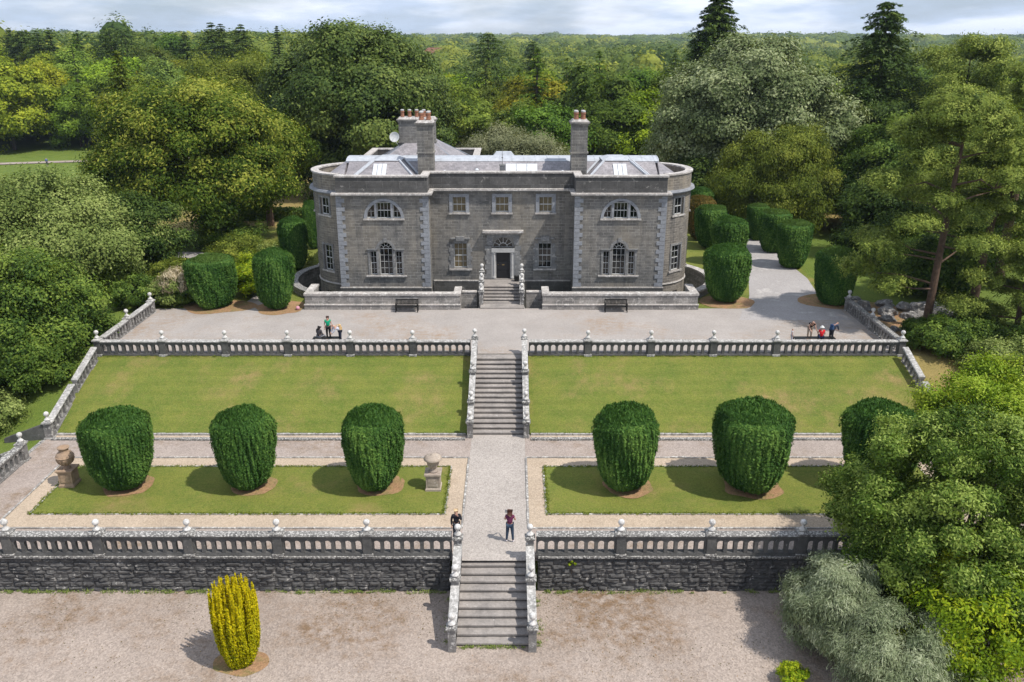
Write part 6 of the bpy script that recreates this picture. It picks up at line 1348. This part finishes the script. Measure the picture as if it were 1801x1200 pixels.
def person(label, loc, rz, pose, topc, legc, hairc, over={}, scale=1.0, hair='short', sleeve=True, shoes=(.6, .6, .6), bag=None, hat=None, item=None, group='visitors on the terraces'):
    t = thing('person', label, 'person', loc, group); J = dict(pose); J.update(over)
    cm = lambda n_, c: plain(n_, c, .8, 0, .2, 9)
    E_ = list(EB); Rr = dict(RB); V = {k: Vector(v) for k, v in J.items()}
    for s in 'LR':   # palm and five bent fingers
        d = (V['wr' + s] - V['el' + s]).normalized(); sd2 = d.cross(Vector((0, 1, .2))).normalized(); nrm = sd2.cross(d)
        V['pa' + s] = V['wr' + s] + d * .075; Rr['pa' + s] = (.032, .016); E_.append(('wr' + s, 'pa' + s))
        for f, (o_, l_) in enumerate(((-.03, .055), (-.01, .07), (.012, .066), (.032, .05))):
            a, b_ = f'f{f}a{s}', f'f{f}b{s}'; V[a] = V['pa' + s] + d * .035 + sd2 * o_; V[b_] = V[a] + d * l_ * .7 + nrm * .03; Rr[a] = .010; Rr[b_] = .008; E_ += [('pa' + s, a), (a, b_)]
        V['th' + s] = V['wr' + s] + d * .04 + sd2 * .05 + nrm * .015; V['ti' + s] = V['th' + s] + d * .04; Rr['th' + s] = .012; Rr['ti' + s] = .009; E_ += [('wr' + s, 'th' + s), ('th' + s, 'ti' + s)]
    skinmesh(V, E_, Rr, 'pel', 'body', M['skin'], t)
    g = lambda ks: ({k: V[k] for k in ks}, [e for e in EB if e[0] in ks and e[1] in ks])
    ks = ['pel', 'wai', 'che', 'shL', 'shR', 'elL', 'elR'] + (['wrL', 'wrR'] if sleeve else []); j, e = g(ks)
    if not sleeve:
        for s in 'LR': j['el' + s] = V['sh' + s] + (V['el' + s] - V['sh' + s]) * .45
    gr = {k: Rr[k] * 1.22 + .008 for k in ks}; gr['pel'] = .14; skinmesh(j, e, gr, 'pel', 'top', cm('cloth', topc), t)
    ks = ['pel', 'hiL', 'hiR', 'knL', 'knR', 'anL', 'anR']; j, e = g(ks); gr = {k: Rr[k] * 1.2 + .01 for k in ks}; gr['pel'] = .13; skinmesh(j, e, gr, 'pel', 'trousers', cm('cloth', legc), t)
    for s in 'LR': skinmesh({'a': V['an' + s] + Vector((0, .03, -.04)), 'b': V['to' + s] + (V['to' + s] - V['an' + s]) * .1}, [('a', 'b')], {'a': .045, 'b': .04}, 'a', 'shoe', cm('shoe', shoes), t)
    up_ = (V['top'] - V['nek']).normalized(); fw = (V['hea'] - V['top']); bk = Vector((0, .04, 0)); hc = cm('hair', hairc); he = V['hea'] + up_ * .035 + bk
    pts = {'a': he + up_ * .055, 'b': he + Vector((0, .015, -.03))}; ed = [('a', 'b')]; hr = {'a': .082, 'b': .092}
    if hair in ('long', 'bushy'):
        pts['c'] = V['nek'] + bk * 1.5 + Vector((0, .02, .02)); hr['c'] = .085 if hair == 'long' else .12; ed.append(('b', 'c')); hr['b'] = .1 if hair == 'long' else .125; hr['a'] = .09 if hair == 'long' else .1
        if hair == 'long': pts['d'] = (V['che'] + V['nek']) / 2 + bk * 2.6; hr['d'] = .05; ed.append(('c', 'd'))
    skinmesh(pts, ed, hr, 'b', 'hair', hc, t)
    b = MB(); f0 = V['hea'] + Vector((0, -.083, .0)); b.tube([tuple(f0 + up_ * .03), tuple(f0 + Vector((0, -.022, -.015)) + up_ * .0), tuple(f0 + up_ * -.02)], [.008, .014, .01], 6); b.build('nose', M['skin'], t, world=False)
    for s in (-1, 1): b = MB(); b.lathe([(.001, 0), (.01, .006), (.01, .014), (.001, .02)], tuple(f0 + Vector((s * .032, .008, .018))), 8); b.build('eye', M['black'], t, world=False)
    b = MB(); b.box(f0.x - .022, f0.x + .022, f0.y - .004, f0.y + .01, f0.z - .045, f0.z - .035); b.build('mouth', plain('lip', (.4, .14, .12)), t, world=False)
    if hat: b = MB(); q = he + up_ * .04; b.lathe([(.15, -.01), (.15, .0), (.1, .01), (.095, .06), (.05, .1), (.01, .105)], tuple(q), 16); b.build('sun_hat', cm('hat', hat), t, world=False)
    if bag:
        q = (V['che'] + V['wai']) / 2 + Vector((0, .2, .02)); b = MB(); b.box(q.x - .14, q.x + .14, q.y - .08, q.y + .09, q.z - .2, q.z + .2, 0, .02, .03); b.box(q.x - .1, q.x + .1, q.y + .09, q.y + .13, q.z - .16, q.z + .03)
        for s in (-1, 1): b.tube([(q.x + s * .1, q.y - .06, q.z + .18), (q.x + s * .11, V['shL'].y - .08, V['shL'].z + .06), (q.x + s * .11, q.y - .28, q.z)], [.018] * 3, 6)
        b.build('backpack', cm('bag', bag), t, world=False)
    if item == 'map':
        q = (V['wrL'] + V['wrR']) / 2 + Vector((.16, -.10, .12)); b = MB(); b.add([(q.x - .17, q.y - .03, q.z), (q.x, q.y, q.z - .02), (q.x + .14, q.y - .03, q.z), (q.x + .14, q.y + .03, q.z + .2), (q.x, q.y + .06, q.z + .2), (q.x - .17, q.y + .03, q.z + .2)], [(0, 1, 4, 5), (1, 2, 3, 4)])
        b.build('sheet', M['white'], t, world=False)
    t.rotation_euler = (0, 0, rz); t.scale = (scale,) * 3; return t
hold = dict(elL=(-.25, -.06, 1.13), wrL=(-.12, -.3, 1.16), elR=(.25, -.06, 1.13), wrR=(.1, -.3, 1.14), hea=(0, -.04, 1.54), top=(0, -.03, 1.63), knL=(-.12, 0, .5), anL=(-.15, .02, .1), toL=(-.17, -.12, .04), knR=(.12, 0, .5), anR=(.15, .02, .1), toR=(.17, -.12, .04))
person('woman in plum shirt reading a sheet at the head of the lower steps', (.72, 34.85, .006), R(172), STAND, (.14, .025, .07), (.035, .06, .10), (.07, .025, .015), hold, 1.02, 'bushy', False, (.75, .72, .75), item='map')
person('blonde woman in black jacket, hand to her face, left of the lower steps', (-1.80, 34.95, .006), R(8), STAND, (.015, .015, .02), (.02, .025, .035), (.58, .42, .24), dict(elR=(.24, -.08, 1.14), wrR=(.07, -.15, 1.42)), 1.0, 'long', True, (.1, .1, .1))
person('seated dark-haired woman in black and grey, left of the woman in green', (-12.45, 55.35, U - .02), R(150), SIT, (.06, .055, .06), (.25, .25, .27), (.012, .01, .01), dict(hea=(0, -.12, 1.08), top=(0, -.13, 1.17)), 1.05, 'long')
person('woman in a bright green top and black trousers standing behind the upper balustrade', (-11.95, 56.1, U), R(5), STAND, (.0, .32, .16), (.012, .012, .014), (.05, .025, .018), {}, 1.03, 'long', False, (.05, .05, .05))
lean = dict(che=(0, -.28, 1.2), wai=(0, -.1, 1.06), nek=(0, -.42, 1.28), hea=(0, -.52, 1.36), top=(0, -.57, 1.44), shL=(-.17, -.36, 1.26), elL=(-.2, -.46, 1.0), wrL=(-.12, -.6, .86), shR=(.17, -.36, 1.26), elR=(.2, -.46, 1.0), wrR=(.12, -.6, .86))
person('man in a pale shirt with a sand-coloured backpack bending forward beside a ball finial', (-11.0, 55.4, U), R(-60), STAND, (.55, .57, .66), (.03, .035, .06), (.08, .05, .04), lean, 1.0, 'short', True, (.2, .15, .1), bag=(.62, .42, .2))
person('small child in a white shirt behind the right upper balustrade', (20.05, 55.3, U), R(80), STAND, (.62, .6, .63), (.45, .45, .5), (.10, .06, .04), {}, .66, 'short', False)
person('woman in a black t-shirt and light shorts leaning over the low bench', (21.5, 56.0, U), R(-4), STAND, (.012, .012, .012), (.42, .33, .25), (.22, .12, .06), dict(lean, wrR=(.3, -.5, .8)), 1.08, 'short', False, (.3, .2, .15))
person('person in a bright red shirt and white cap sitting with back to the balustrade', (22.05, 55.25, U), R(170), SIT, (.62, .012, .02), (.02, .03, .08), (.3, .25, .2), {}, 1.02, 'short', False, (.5, .5, .5), hat=(.72, .72, .68))
person('stooping person in navy with a blue backpack at the end of the low bench', (22.85, 55.6, U), R(120), STAND, (.025, .035, .06), (.03, .03, .04), (.30, .18, .12), lean, .95, 'short', True, (.1, .1, .1), bag=(.03, .07, .16))
X_, Y_ = gp(83, 291, -2.2); person('tiny figure in blue walking on the far meadow path at the left', (X_, Y_, float(Hh(X_, Y_)) + .1), R(60), STAND, (.08, .15, .32), (.08, .08, .1), (.06, .04, .03), {}, 1.05)
